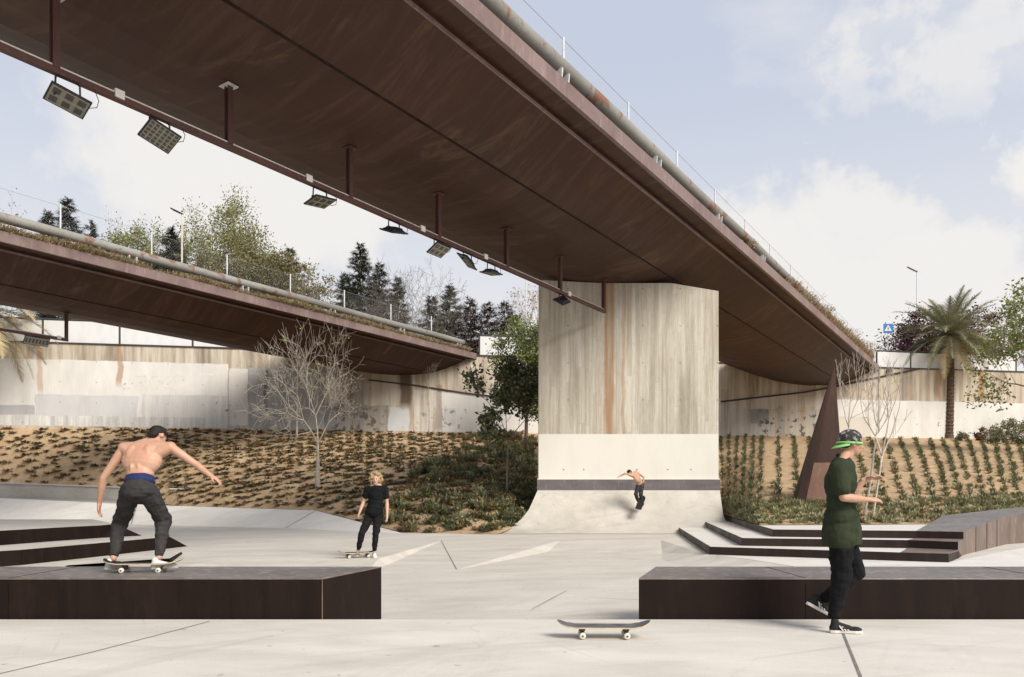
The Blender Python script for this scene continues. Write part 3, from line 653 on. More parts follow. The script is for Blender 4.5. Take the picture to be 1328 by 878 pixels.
fence(0, 6, 49, 'thin wire fence on top of the overhead bridge, against the sky', 17.3)
fence(-23.72, 22, 44.6, 'thin wire fence behind the grey pipe of the far bridge, in front of the trees', 27.3)

# ------------------------------------------------------------------ pillar and quarter pipe
YP = 26.0
pil = empty('bridge_pillar', (4, YP+.6, 0), 'tall board marked concrete pillar with rust streak, white painted base and dark steel band', 'pillar')
xl, xr = (698-664)*.001*YP, (932-664)*.001*YP
tops = [(698.5,362.5),(783,366.5),(870,366.5),(932,377)]
tp = [((p-664)*.001*YP, CAMH+(HZ-q)*.001*YP-.01) for p, q in tops]
b = MB(); n = len(tp)
front = [(xl,.2)] + [(xr,.2)] + [(x, z) for x, z in reversed(tp)]
m_ = len(front); back = [(x + (.035 if x < 2 else -.01), z) for x, z in front]
b.add([(x, YP, z) for x, z in front] + [(x, YP+1.1, z) for x, z in back], [tuple(range(m_)), tuple(range(2*m_-1, m_-1, -1))] + [(i, i+m_, (i+1) % m_+m_, (i+1) % m_) for i in range(m_)])
b.build('shaft', M['pier'], pil, bevel=.015)
z_w0, z_w1 = CAMH+(HZ-622)*.026, CAMH+(HZ-563)*.026
b = MB(); b.box(((xl+xr)/2, YP-.004, (z_w0+z_w1)/2), (xr-xl-.02, .012, z_w1-z_w0)); b.build('painted_base', M['white'], pil)
b = MB()
for k, px_ in enumerate((731, 866, 896, 757, 826)):
    X = (px_-664)*.026; b.ell((X, YP-.012, CAMH+(HZ-609)*.026), (.022,.006,.022), n=8)
b.build('tie_hole', M['darkmetal'], pil)
b = MB(); z0_ = CAMH+(HZ-636)*.0258; b.box(((xl+xr)/2, YP-.03, (z0_+z_w0)/2), (xr-xl+.09, .06, z_w0-z0_)); b.build('steel_band', M['band'], pil, bevel=.01)
b = MB(); b.box(((xl+xr)/2, YP-.035, z_w0+.02), (xr-xl+.06, .05, .035)); b.build('band_lip', M['white'], pil)
# quarter pipe: concave profile, left edge flares towards the floor
ramp = empty('quarter_pipe', (3.5, 25, 0), 'smooth concrete quarter pipe curving up into the base of the tall pillar', 'skate ramp')
YB, HR, LR = YP-.06, z0_+.0, 2.75
RR = (LR**2+HR**2)/(2*HR); prof = []
for k in range(25):
    yy = LR*(1-k/24); d = LR-yy; prof.append((YB-LR+d, RR-math.sqrt(max(0, RR*RR-d*d))))
sil = [(600,697),(636,697.2),(644,693.6),(661,686),(673.5,676),(684,662),(690,648),(692.6,640)]
b = MB(); vs = []; NX = 12; n = len(prof)
for (y, z) in prof:
    py = HZ + (CAMH-z)/y*F; pxl = float(np.interp(py, [s[0] for s in sil], [s[1] for s in sil]))
    pxr = float(np.interp(py, [630, 668, 693], [932.5, 938, 948]))
    x0, x1 = (pxl-664)*.001*y, (pxr-664)*.001*y
    for i in range(NX+1): vs.append((x0+(x1-x0)*i/NX, y, z+.004))
b.add(vs, [(k*(NX+1)+i, k*(NX+1)+i+1, (k+1)*(NX+1)+i+1, (k+1)*(NX+1)+i) for k in range(n-1) for i in range(NX)])
b2_ = MB(); b2_.add([(vs[0][0]-.05,YB-LR-.03,.006),(vs[NX][0]-.9,YB-LR-.03,.006),(vs[NX][0]-.9,YB-LR+.01,.010),(vs[0][0],YB-LR+.01,.010)], [(0,1,2,3)])
b2_.build('toe_joint', M['joint'], ramp, fixn=False)
for side in (0, NX):                               # side skirts down to the ground
    q = [vs[k*(NX+1)+side] for k in range(n)]
    sh = .0
    b.add(q + [(x+sh, y, -.05) for x, y, z in q], [(k, k+1, n+k+1, n+k) for k in range(n-1)])
b.build('riding_surface', M['ramp'], ramp, smooth=False)

# ------------------------------------------------------------------ ledges
def ledge(poly, h, label, name='skate_ledge', zb=-.2, seams=()):
    cx = sum(max(-6, min(6, p[0])) for p in poly)/len(poly)
    t = empty(name, (cx, 8.1, 0), label, 'skate ledge', 'long steel ledges in the foreground')
    b = MB(); b.prism(poly, zb, h-.012); b.build('side_plates', M['ledge'], t, bevel=.006)
    b = MB(); b.prism([(p[0], p[1]) for p in poly], h-.0115, h+.002); b.build('top_plate', M['ledgetop'], t, bevel=.004)
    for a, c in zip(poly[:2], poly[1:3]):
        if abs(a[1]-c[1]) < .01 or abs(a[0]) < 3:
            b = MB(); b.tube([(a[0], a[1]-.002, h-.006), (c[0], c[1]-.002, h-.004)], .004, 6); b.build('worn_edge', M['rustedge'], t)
    for x in seams:
        b = MB(); b.box((x, poly[0][1]-.0015, (h)/2-.02), (.006, .006, h-.05)); b.box((x, poly[0][1]+.6, h+.003), (.006, 1.18, .004)); b.build('plate_seam', M['ledge'], t)
    return t
YF, YK = 7.50, 8.72
ledge([(-14,YF),(-1.845,YF),(-1.475,YK),(-14,YK)], .392, 'long low dark steel ledge in the left foreground with the shirtless skater on it', seams=(-4.9,))
ledge([(1.232,YF),(14,YF),(14,YK),(1.625,YK)], .392, 'long low dark steel ledge in the right foreground behind the man in green', seams=(2.86, 5.3))
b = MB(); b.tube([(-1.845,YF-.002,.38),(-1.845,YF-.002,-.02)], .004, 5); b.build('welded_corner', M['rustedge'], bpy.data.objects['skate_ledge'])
# ------------------------------------------------------------------ steps on the right
st = empty('steps', (6.5,16,0), 'three low steps with dark steel risers and pale treads right of the quarter pipe', 'steps')
T = [(.157, [(5.16,23.9),(3.94,15.4),(6.70,14.0)]), (.31, [(6.4,26.0),(4.68,15.74),(7.32,14.98)]), (.46, [(7.4,27.0),(5.5,16.3),(8.30,15.62)])]
T[0][1][2] = tuple(G(1168,716.5,.157)[:2]); T[1][1][2] = tuple(G(1178,700.5,.31)[:2]); T[2][1][2] = tuple(G(1188,688.5,.46)[:2])
for k, (z, pl) in enumerate(T):
    zb = -.12 if k == 0 else T[k-1][0]-.03
    th = .03
    b = MB()
    for a, c in zip(pl[:-1], pl[1:]):
        a_, c_ = Vector((*a,0)), Vector((*c,0)); d = (c_-a_).normalized(); nn = Vector((-d.y, d.x, 0))*th
        if nn.x*1+nn.y*.3 < 0: nn = -nn
        b.hexa([Vector((a_.x,a_.y,zb)), Vector((c_.x,c_.y,zb)), Vector((c_.x+nn.x,c_.y+nn.y,zb)), Vector((a_.x+nn.x,a_.y+nn.y,zb)),
                Vector((a_.x,a_.y,z)), Vector((c_.x,c_.y,z)), Vector((c_.x+nn.x,c_.y+nn.y,z)), Vector((a_.x+nn.x,a_.y+nn.y,z))])
    b.build('riser', M['riser'], st)
    ins = [(p[0]+.02, p[1]+.02) for p in pl]
    if k < 2: backp = [(T[k+1][1][2][0]+.0, T[k+1][1][2][1]+.06), (T[k+1][1][1][0]+.06, T[k+1][1][1][1]+.06), (T[k+1][1][0][0]+.06, T[k+1][1][0][1]+.0)]
    else: backp = [tuple(G(1236,678.5,.46)[:2]), tuple(G(988,679.5,.46)[:2]), (7.55,27.1)]
    b = MB(); b.prism(ins+backp, zb+.0, z-.004); b.build('tread', M['bankc'], st)
# stepped steel planter wall that closes the steps on the right
pw = empty('planter_wall', (9.5,16,0), 'angled brown steel planter wall with stepped end, right of the steps', 'planter wall')
e1, e2, e3 = Vector((7.70,13.60,0)), Vector((8.36,14.45,0)), Vector((8.96,15.30,0))
f1, f2, f3 = [Vector((*T[k][1][2], 0)) for k in range(3)]
ins = Vector((.012,.016,0))
for (f, e, z, nf, ne) in ((f1,e1,.160,f2,e2),(f2,e2,.313,f3,e3)):
    zb = -.05
    b = MB(); b.prism([(f.x,f.y),(e.x,e.y),(ne.x,ne.y+.01),(nf.x,nf.y+.01)], zb, z-.006); b.build('end_step', M['riser'], pw)
    b = MB(); b.prism([(f.x-.004,f.y-.004),(e.x,e.y-.004),(ne.x,ne.y-.002),(nf.x,nf.y-.002)], z-.0055, z+.004); b.build('step_plate', M['wallsteel'], pw)
outer = [(8.96,15.30),(11.85,18.5),(14.6,20.4),(20,23.2),(34,30)]
inner = [(f3.x,f3.y),(10.6,18.95),(13.6,21.1),(18.2,24.0),(33,31.2)]
zt = [.46,.68,.82,.95,1.3]
vs = []
for (o_, i_, z) in zip(outer, inner, zt):
    vs += [(o_[0],o_[1],-.05),(i_[0],i_[1],-.05),(o_[0],o_[1],z),(i_[0],i_[1],z)]
b = MB(); fs = []
for k in range(4):
    a, c = 4*k, 4*k+4
    fs += [(a, c, c+2, a+2), (a+1, a+3, c+3, c+1)]
fs += [(16,17,19,18)]
b.add(vs, fs, 0)
b.add(vs, [(4*k+2, 4*k+6, 4*k+7, 4*k+3) for k in range(4)], 1)
b.add([vs[0], vs[2], vs[3], vs[1]], [(0,1,2,3)], 2)
# side of the stepped end
b.add([(e1.x,e1.y,-.05),(e3.x,e3.y,-.05),(e3.x,e3.y,.313),(e2.x,e2.y,.313),(e2.x,e2.y,.16),(e1.x,e1.y,.16)], [(0,1,2,3,4,5)], 0)
b.build('wall_body', [M['wallsteel'], M['ledgetop'], M['riser']], pw)
for q in (.25,.5,.75):
    b = MB(); p = Vector((*outer[0],0)).lerp(Vector((*outer[1],0)), q); z = .46+.22*q
    b.box((p.x+.002,p.y-.003,z/2), (.012,.012,z), rz=R(47)); b.build('plate_seam', M['riser'], pw)
# ------------------------------------------------------------------ stepped ledges at left
def wedge(name, label, zb, z, base, top, backs):
    t = empty(name, (base[0][0], base[0][1], 0), label, 'steel ledge', 'wedge shaped steel ledges behind the left ledge')
    n = len(base); b = MB()
    vs = [(p[0],p[1],zb) for p in base] + [(p[0],p[1],z) for p in top]
    fs = [(i, i+1, n+i+1, n+i) for i in range(n-1)] + [tuple(range(n, 2*n)), (n-1, 0, n, 2*n-1)]
    b.add(vs, fs[:n-1]+[fs[-1]], 0); b.add(vs, [fs[n-1]], 1)
    b.build('body', [M['ledge'], M['plaza2']], t, fixn=True)
    return t
g = lambda px, py, z: tuple(G(px, py, z)[:2])
wedge('steel_wedge', 'lower wedge shaped dark steel step behind the left ledge, nearer one', 0, .26,
      [(-16,11.4), g(-40,738,0), g(27,733,0), g(144.5,720,0), g(243,708.5,0), (-9.9,22), (-16,22)],
      [(-16,11.42), (g(-40,738,0)[0]-.02,g(-40,738,0)[1]+.02), (g(27,733,0)[0]-.02, g(27,733,0)[1]+.02), (g(144.5,720,0)[0]-.02,g(144.5,720,0)[1]+.02), g(220,696,.26), (-10.2,21.5), (-16,21.5)], None)
wedge('steel_wedge', 'upper wedge shaped dark steel step behind the left ledge, farther one', .26, .53,
      [(-16,11.4), (-9.95,12.0), g(0,707.3,.26), g(68,702,.26), g(130,697.6,.26), g(184,694.7,.26), (-10.7,21), (-16,21)],
      [(-16,11.42), (-9.97,12.02), (g(0,707.3,.26)[0]-.02,g(0,707.3,.26)[1]+.02), (g(68,702,.26)[0]-.02,g(68,702,.26)[1]+.02), (g(130,697.6,.26)[0]-.02,g(130,697.6,.26)[1]+.02), g(150,679.5,.53), (-11.2,20.6), (-16,20.6)], None)
wedge('steel_wedge', 'thin low dark steel sliver in the floor just behind the left ledge', 0, .07,
      [g(83,735,0), g(190,729.5,0), g(224,728,0), g(237,718,0), g(190,722,0)],
      [g(88,733,.07), g(190,726,.07), g(220,724,.07), g(235,715.5,.07), g(190,719,.07)], None)

# joints sawn into the floor
b = MB()
def cut(P, w=.012, z=.004):
    for a, c in zip(P[:-1], P[1:]):
        d = Vector((c[0]-a[0], c[1]-a[1], 0)).normalized(); n_ = Vector((-d.y, d.x, 0))*w/2
        A_, B_ = Vector((a[0],a[1],z)), Vector((c[0],c[1],z)); b.add([A_-n_, B_-n_, B_+n_, A_+n_], [(0,1,2,3)])
cut([g(-60,890,0), g(0,874,0), g(120,846,0), g(250,812,0)]); cut([g(1092,818,0), g(1100,838,0), g(1117,880,0), g(1130,930,0)], .02)
cut([g(250,812,0), (g(272,806,0))]);
cut([g(1092,818,0), (g(1086,803,0))], .015)
z = -.155
for P_ in ([g(690,794,-.2), g(735,770,-.2)],): cut(P_, .01, z)
cut([g(592,740.5,-.2), (-1.80,19.7)], .05, -.19) if False else None
o = b.build('pavement_joint', M['joint'], fixn=False); o['kind'] = 'structure'
# facet ridge of the low pyramid and joint lines on the bank
b = MB()
def ln(p, q, w=.03, lift=.006):
    p, q = Vector(p), Vector(q); d = (q-p); n_ = Vector((-d.y, d.x, 0)).normalized()*w/2; u = Vector((0,0,lift))
    b.add([p-n_+u, q-n_+u, q+n_+u, p+n_+u], [(0,1,2,3)])
ln((-1.0,13.95,-.16), (-1.82,19.85,0), .012, .010); ln(bank_b[3], bank_t[3], .03, .012); ln(G(170,680.3), at(178,654.5,33.3), .03, .012)
o = b.build('bank_joint', M['joint'], fixn=False); o['kind'] = 'structure'

# ------------------------------------------------------------------ corten blade sculpture
sc_ = empty('sculpture', at(1062,671,21.6), 'tall tapering rusty steel blade sculpture in the planting bed behind the steps', 'sculpture')
Ys = 21.4
A_ = at(1081.5,476,Ys+.35); Lb = at(1027.5,668,Ys); Mb = at(1040,673,Ys-.1); Rb = at(1103,673,Ys+.45); Kb = at(1060,668,Ys+.9)
b = MB(); A2 = A_+Vector((.03,.02,0)); tk = Vector((0,.05,0))
# left flange: narrow inclined face
b.add([Lb, Mb, A2, A_, Lb+Vector((.05,.5,0)), A_+Vector((0,.04,0))], [(0,1,2,3),(4,0,3,5),(1,4,5,2)])
b.build('flange', M['sculpt_dark'], sc_)
# upper recess plate in the shaded tone, lower front plate in the lit tone
kn = at(1055,600,Ys+.1); kr = at(1092,600,Ys+.4)
b = MB(); b.add([kn, at(1060,600,Ys+.25), kr, A2, Kb], [(0,1,3),(1,2,3)])
b.add([Mb+Vector((.03,.45,0)), Rb+Vector((0,.3,0)), kr+Vector((0,.25,0)), kn+Vector((0,.35,0))], [(0,1,2,3)])
b.add([A2, kr, kr+Vector((0,.05,0)), A2+Vector((0,.05,0))], [(0,1,2,3)])
b.build('recessed_plate', M['sculpt_dark'], sc_)
b = MB(); b.add([Mb, Rb, kr, kn, Mb+tk, Rb+tk, kr+tk, kn+tk], [(0,1,2,3),(7,6,5,4),(1,5,6,2),(2,6,7,3)])
b.build('front_plate', M['sculpt_light'], sc_)

# ------------------------------------------------------------------ lighting rails and floodlights
def lrail(shift, y0, y1, posts, label, boxes):
    aR = -13.76+shift; Hr = 6.03
    t = empty('lighting_rail', bp(aR, Hr, y1), label, 'lighting rail', 'steel lighting rails hung below the bridges')
    def beam(p, q, w, h, mat, name):
        b = MB(); d = (q-p).normalized(); n_ = Vector((d.y,-d.x,0)).normalized()*w/2 if abs(d.z) < .9 else None
        if n_ is not None:
            u = Vector((0,0,h/2)); b.hexa([p-n_-u, q-n_-u, q+n_-u, p+n_-u, p-n_+u, q-n_+u, q+n_+u, p+n_+u])
        b.build(name, mat, t)
    beam(bp(aR,Hr,y0), bp(aR,Hr,y1+.05), .10, .09, M['post'], 'rail')
    b = MB(); b.tube([bp(aR+.02,Hr+.068,y0), bp(aR+.02,Hr+.068,y1)], .018, 8); b.build('conduit', M['box'], t, smooth=True)
    for y in posts:
        p = bp(aR, Hr+.047, y); b = MB()
        rz = -math.atan(.658)
        H = 7.10-.01-Hr-.047
        b.box(p+Vector((0,0,H/2)), (.10,.012,H), rz); b.box(p+Vector((0,0,H/2))+BN*.05, (.012,.10,H), rz); b.box(p+Vector((0,0,H/2))-BN*.05, (.012,.10,H), rz)
        b.build('post', M['post'], t)
        b = MB(); b.box(p+Vector((0,0,H-.008)), (.26,.22,.016), rz); b.build('mount_plate', M['galv'] if shift == 0 and y < 14 else M['post'], t)
    for y in boxes:
        b = MB(); b.box(bp(aR+.06, Hr+.05, y), (.05,.15,.13), -math.atan(.658)); b.build('junction_box', M['box'], t, bevel=.01)
    return aR, Hr
yof = lambda px, a=-13.76: -a*F/(1322-px)
aR, Hr = lrail(0, -6, 25.55, [-1.1+2.42*k for k in range(12)], 'rusty brown lighting rail hung under the overhead bridge, ending at the pillar', [yof(150), yof(397), yof(545), yof(627), yof(736)])
aR2, Hr2 = lrail(-23.72, 22, yof(68,-36.9)+.9, [yof(68,-36.9)+.9-2.42*k for k in range(4)], 'rusty brown lighting rail hung under the far bridge at the left edge', [30.05])
def flood_proto(cells, name='floodlight'):
    """built hanging from the origin: x along the rail, lens faces -z"""
    t = bpy.data.objects.new(name, None); C.objects.link(t); t.empty_display_size = .1
    b = MB(); w = .27
    b.tube([(-.17,0,0),(-.185,0,-.03),(-.19,0,-.17)], .014, 8); b.tube([(.17,0,0),(.185,0,-.03),(.19,0,-.17)], .014, 8); b.tube([(-.17,0,0),(.17,0,0)], .014, 8)
    b.build('bracket', M['black'], t, smooth=True)
    h = bpy.data.objects.new('head', None)
    return t
def floodlight(a, Hz, y, tilt, yaw, label, cells=(6,5), size=(.52,.36), drop=.20, pitch=0, bright=True, grp='floodlights under the bridge'):
    t = empty('floodlight', bp(a, Hz-.045, y), label, 'floodlight', grp)
    rzv = -math.atan(.658) + math.pi/2   # local x along rail
    Q = Matrix.Rotation(rzv, 3, 'Z'); o0 = Vector(t.location)
    X = Q @ Vector((1,0,0)); Yv = Q @ Vector((0,1,0)); Z = Vector((0,0,1))
    b = MB()
    for sg in (-1, 1):
        b.tube([o0+X*.12*sg, o0+X*.17*sg-Z*.03, o0+X*.18*sg-Z*drop], .014, 8)
        b.box(o0+X*.18*sg-Z*(drop), (.03,.06,.05), M=Q)
    b.tube([o0-X*.13, o0+X*.13], .014, 8)
    b.build('bracket', M['black'], t, smooth=False)
    H = Q @ Matrix.Rotation(pitch, 3, 'Y') @ Matrix.Rotation(yaw, 3, 'Z') @ Matrix.Rotation(tilt, 3, 'X')
    c = o0 - Z*(drop+.03); sx, sy = size; tilt = -tilt; H = Q @ Matrix.Rotation(pitch, 3, 'Y') @ Matrix.Rotation(yaw, 3, 'Z') @ Matrix.Rotation(tilt, 3, 'X')
    b = MB(); P = lambda x, y_, z_: c + H @ Vector((x,y_,z_))
    b.hexa([P(-sx/2,-sy/2,-.03),P(sx/2,-sy/2,-.03),P(sx/2,sy/2,-.03),P(-sx/2,sy/2,-.03),P(-sx/2,-sy/2,.0),P(sx/2,-sy/2,.0),P(sx/2,sy/2,.0),P(-sx/2,sy/2,.0)])
    b.hexa([P(-sx*.42,-sy*.42,.0005),P(sx*.42,-sy*.42,.0005),P(sx*.42,sy*.42,.0005),P(-sx*.42,sy*.42,.0005),P(-sx*.3,-sy*.3,.045),P(sx*.3,-sy*.3,.045),P(sx*.3,sy*.3,.045),P(-sx*.3,sy*.3,.045)])
    for k in range(9):
        x = -sx*.28 + k*sx*.07; b.hexa([P(x-.004,-sy*.3,.03),P(x+.004,-sy*.3,.03),P(x+.004,sy*.3,.03),P(x-.004,sy*.3,.03),P(x-.004,-sy*.26,.075),P(x+.004,-sy*.26,.075),P(x+.004,sy*.26,.075),P(x-.004,sy*.26,.075)])
    b.build('housing', M['black'], t, bevel=.004)
    b = MB(); e = .022
    b.hexa([P(-sx/2+e,-sy/2+e,-.036),P(sx/2-e,-sy/2+e,-.036),P(sx/2-e,sy/2-e,-.036),P(-sx/2+e,sy/2-e,-.036),P(-sx/2+e,-sy/2+e,-.0305),P(sx/2-e,-sy/2+e,-.0305),P(sx/2-e,sy/2-e,-.0305),P(-sx/2+e,sy/2-e,-.0305)])
    ln_ = b.build('lens', M['lens'], t)
    b = MB(); nx, ny = cells; nx, ny = (3,2) if cells == (1,1) else cells; cw, ch = (sx-2*e)/nx, (sy-2*e)/ny
    for i in range(nx):
        for j in range(ny):
            x = -sx/2+e+cw*(i+.5); y_ = -sy/2+e+ch*(j+.5); w_, h_ = cw*.30, ch*.30
            b.hexa([P(x-w_,y_-h_,-.042),P(x+w_,y_-h_,-.042),P(x+w_,y_+h_,-.042),P(x-w_,y_+h_,-.042),P(x-w_,y_-h_,-.0365),P(x+w_,y_-h_,-.0365),P(x+w_,y_+h_,-.0365),P(x-w_,y_+h_,-.0365)])
    q = b.build('lens_cells', M['lensdark'], t); q['kind'] = 'stuff' if False else q.get('kind', '') or ''
    del q['kind']
    b = MB(); s0 = o0+X*.3+Z*.03
    b.tube([c+X*.18+Z*.05, c+X*.30+Z*.0, c+X*.42+Z*.06, c+X*.45+Z*.17, s0+X*.08], .006, 6); b.build('cable', M['black'], t, smooth=True)
    return t
FL = [(88, R(16), R(-12), R(14), 'nearest floodlight at the far left of the overhead rail, with frosted lens', (1,1), .26),
      (207, R(36), R(0), R(12), 'second floodlight from the left, with a grid of small square lens cells', (6,5), .22),
      (415, R(14), 0, R(-8), 'third floodlight from the left, hanging almost level above the conifers', (3,2), .2),
      (511, R(-22), 0, R(-12), 'floodlight tilted away so only its black back shows, above the bare round tree', (3,2), .17),
      (569, R(30), 0, R(0), 'floodlight showing six bright lens cells, between two rail posts', (3,2), .17),
      (606, R(-28), 0, R(26), 'small floodlight turned sideways, next to the junction box', (3,2), .16),
      (637, R(-6), 0, R(-4), 'floodlight hanging level just left of the pillar', (3,2), .2),
      (729, R(-35), 0, R(-22), 'last floodlight, black and steeply tilted in front of the pillar', (3,2), .14)]
for (px_, ti, ya, pi_, lab, cells, dr) in FL:
    floodlight(aR, Hr, yof(px_), ti, ya, lab, cells, (.54,.38), dr, pi_)
floodlight(aR2, Hr2, 29.4, R(55), 0, 'floodlight under the far bridge at the left edge, with a row of bright cells', (7,1), (.9,.35), .14, 0)

# ------------------------------------------------------------------ vegetation
def rv(rnd, s=1): return Vector((rnd.uniform(-s,s), rnd.uniform(-s,s), rnd.uniform(-s,s)))
def leaf(b, p, rnd, s, mi=0, up=.2, asp=.5):
    d = (rv(rnd)+Vector((0,0,up))).normalized(); w = d.orthogonal().normalized(); w.rotate(Quaternion(d, rnd.uniform(0,6.28)))
    L = s*rnd.uniform(.7,1.3); w = w*L*asp
    b.add([p, p+d*L*.5+w*.5, p+d*L, p+d*L*.5-w*.5], [(0,1,2,3)], mi)
def grow(b, tips, rnd, p, d, L, r, depth, maxd, spread=.6, up=.15, nb=(2,3), shrink=.72, segs=3, crook=.18, side=True, rmin=.006):
    pts = [p.copy()]; rr = [r]; q = p.copy(); dd = d.copy()
    r1 = max(r*.62, rmin)
    for k in range(segs):
        dd = (dd + rv(rnd, crook) + Vector((0,0,up*.3))).normalized(); q = q + dd*L/segs; pts.append(q.copy()); rr.append(r + (r1-r)*(k+1)/segs)
    b.tube(pts, rr, 6 if r > .03 else 4 if r > .012 else 3, cap=False)
    if depth >= maxd: tips.append((pts, dd)); return
    n = rnd.randint(*nb); base = rnd.uniform(0, 6.28)
    for i in range(n):
        ax = dd.orthogonal().normalized(); ax.rotate(Quaternion(dd, base + 6.28*i/n + rnd.uniform(-.4,.4)))
        nd = (dd + ax*spread*rnd.uniform(.6,1.3) + Vector((0,0,up))).normalized()
        grow(b, tips, rnd, q, nd, L*shrink*rnd.uniform(.8,1.15), r1, depth+1, maxd, spread, up, nb, shrink, segs, crook, side, rmin)
    if side and depth >= 1 and rnd.random() < .7:
        k = rnd.randint(1, segs-1); ax = dd.orthogonal().normalized(); ax.rotate(Quaternion(dd, rnd.uniform(0,6.28)))
        grow(b, tips, rnd, pts[k], (dd*.6+ax*.8).normalized(), L*shrink*.8, r1*.7, depth+1, maxd, spread, up, nb, shrink, segs, crook, side, rmin)
def tree(name, label, base, height, trunk_h, r, seed, maxd=5, L=None, leafm=None, nleaf=3, lsize=.12, bark='bark', group=None, width=None, cat='tree', spread=.6, up=.15, nb=(2,3), shrink=.74, lean=(0,0), stems=1, rmin=.006, leafjit=.12, crook=.18, asp=.5, segs=3):
    rnd = random.Random(seed); t = empty(name, base, label, cat, group)
    b = MB(); tips = []
    L = L or (height-trunk_h)*.36
    for s in range(stems):
        d0 = Vector((lean[0]+rnd.uniform(-.08,.08)*(stems>1)*3, lean[1], 1)).normalized()
        st_ = Vector((rnd.uniform(-.15,.15), rnd.uniform(-.15,.15), 0)) if stems > 1 else Vector()
        pts = [Vector((0,0,-.25))+st_]; rr = [r*1.25]
        for k in range(5):
            pts.append(pts[-1]*1 + (d0+rv(rnd,.04))*((trunk_h+.25)/5)); rr.append(r*(1-.07*(k+1)))
        b.tube(pts, rr, 10)
        n = max(3, nb[1])
        for i in range(n):
            a = 6.28*i/n + rnd.uniform(-.3,.3)
            grow(b, tips, rnd, pts[-1], Vector((math.cos(a)*spread+lean[0], math.sin(a)*spread+lean[1], .9)).normalized(), L*rnd.uniform(.85,1.15), r*.6, 1, maxd, spread, up, nb, shrink, segs, crook, True, rmin)
    zs = max(v[2] for v in b.v); f = height/zs
    xs = [v[0] for v in b.v]; fx = (width/(max(xs)-min(xs))) if width else f
    S = lambda v: Vector((v[0]*(1+(fx-1)*min(1, max(0, v[2]/trunk_h))), v[1]*(1+(fx-1)*min(1, max(0, v[2]/trunk_h))), v[2]*f if v[2] > 0 else v[2]))
    b.v = [tuple(S(v)) for v in b.v]
    me = b.mesh('trunk', M[bark], True); o = bpy.data.objects.new('trunk', me); C.objects.link(o); o.parent = t
    if leafm:
        mats = [M[x] for x in (leafm if isinstance(leafm, (list, tuple)) else [leafm])]
        lb = MB()
        for pts, dd in tips:
            for k in range(nleaf if nleaf >= 1 else (1 if rnd.random() < nleaf else 0)):
                q = S(pts[rnd.randint(1, len(pts)-1)]) + rv(rnd, leafjit)
                leaf(lb, q, rnd, lsize, rnd.randrange(len(mats)), asp=asp)
        if lb.f:
            me = lb.mesh('crown', mats); o = bpy.data.objects.new('crown', me); C.objects.link(o); o.parent = t
    return t
def blobtree(name, label, base, height, cz, rad, seed, leafm, n, lsize, group=None, trunk_r=.12, bark='bark', cat='tree', clumps=26, hole=.0):
    """trunk with limbs reaching many leaf clumps spread through an uneven crown"""
    rnd = random.Random(seed); t = empty(name, base, label, cat, group); b = MB(); lb = MB()
    mats = [M[x] for x in leafm]
    b.tube([(0,0,-.3),(0.03,0,cz*.35),(0,.04,cz*.7),(.02,0,cz)], [trunk_r*1.2,trunk_r,trunk_r*.8,trunk_r*.5], 8)
    cl = []
    for k in range(clumps):
        while True:
            v = rv(rnd)
            if .25 < v.length < 1: break
        c = Vector((v.x*rad[0], v.y*rad[1], cz+v.z*rad[2])); s = rnd.uniform(.16,.34)*min(rad[0], rad[2])*1.15
        cl.append((c, s)); b.tube([(0,0,cz*.55), Vector((0,0,cz*.75)).lerp(c,.5)+rv(rnd,.08), c], [trunk_r*.4,trunk_r*.22,.012], 4, cap=False)
    for k in range(n):
        c, s = cl[rnd.randrange(clumps)]; v = Vector((rnd.gauss(0,1), rnd.gauss(0,1), rnd.gauss(0,1)*.8))*s*.62
        leaf(lb, c+v, rnd, lsize, rnd.randrange(len(mats)), up=.1)
    o = bpy.data.objects.new('trunk', b.mesh('trunk', M[bark], True)); C.objects.link(o); o.parent = t
    o = bpy.data.objects.new('crown', lb.mesh('crown', mats)); C.objects.link(o); o.parent = t
    return t
def conifer(label, base, height, rad, seed, group='dark conifers on the upper ground', mats=('conifer',), dens=1.0, loose=0.0, name='conifer_tree'):
    rnd = random.Random(seed); t = empty(name, base, label, 'tree', group); b = MB(); lb = MB()
    b.tube([(0,0,-.3),(rnd.uniform(-.1,.1),0,height*.5),(0,0,height*.97)], [.16,.1,.015], 7)
    ms = [M[x] for x in mats]; z = height*.1
    while z < height*.98:
        k = 1-z/height; n = rnd.randint(4,6)
        for i in range(n):
            if rnd.random() < loose: continue
            a = rnd.uniform(0,6.28); L = rad*1.4*(k**.95)*rnd.uniform(.55,1.2)+.15
            d = Vector((math.cos(a), math.sin(a), rnd.uniform(-.1,.28)))
            p0 = Vector((0,0,z)); p1 = p0+d*L*.55-Vector((0,0,L*.05)); p2 = p0+d*L-Vector((0,0,L*.12))+Vector((0,0,L*.12))
            b.tube([p0,p1,p2], [.03*k+.008,.015*k+.006,.005], 3, cap=False)
            m_ = max(8, int(L*42*dens))
            for j in range(m_):
                tt = rnd.uniform(.15,1.03); q = (p0.lerp(p1, tt/.55) if tt < .55 else p1.lerp(p2, (tt-.55)/.45)) + Vector((rnd.uniform(-.12,.12), rnd.uniform(-.12,.12), rnd.uniform(-.16,.04)))*(.5+L*.3)
                dd = (d + rv(rnd,.7)-Vector((0,0,.25))).normalized(); s = rnd.uniform(.2,.42); w = dd.cross(Vector((0,0,1))).normalized()*s*.22
                lb.add([q-w*.5, q+dd*s, q+w*.5], [(0,1,2)], rnd.randrange(len(ms)))
        z += rnd.uniform(.14,.24)*(.5+k*.8)
    o = bpy.data.objects.new('trunk', b.mesh('trunk', M['bark'], True)); C.objects.link(o); o.parent = t
    o = bpy.data.objects.new('crown', lb.mesh('crown', ms)); C.objects.link(o); o.parent = t
    return t
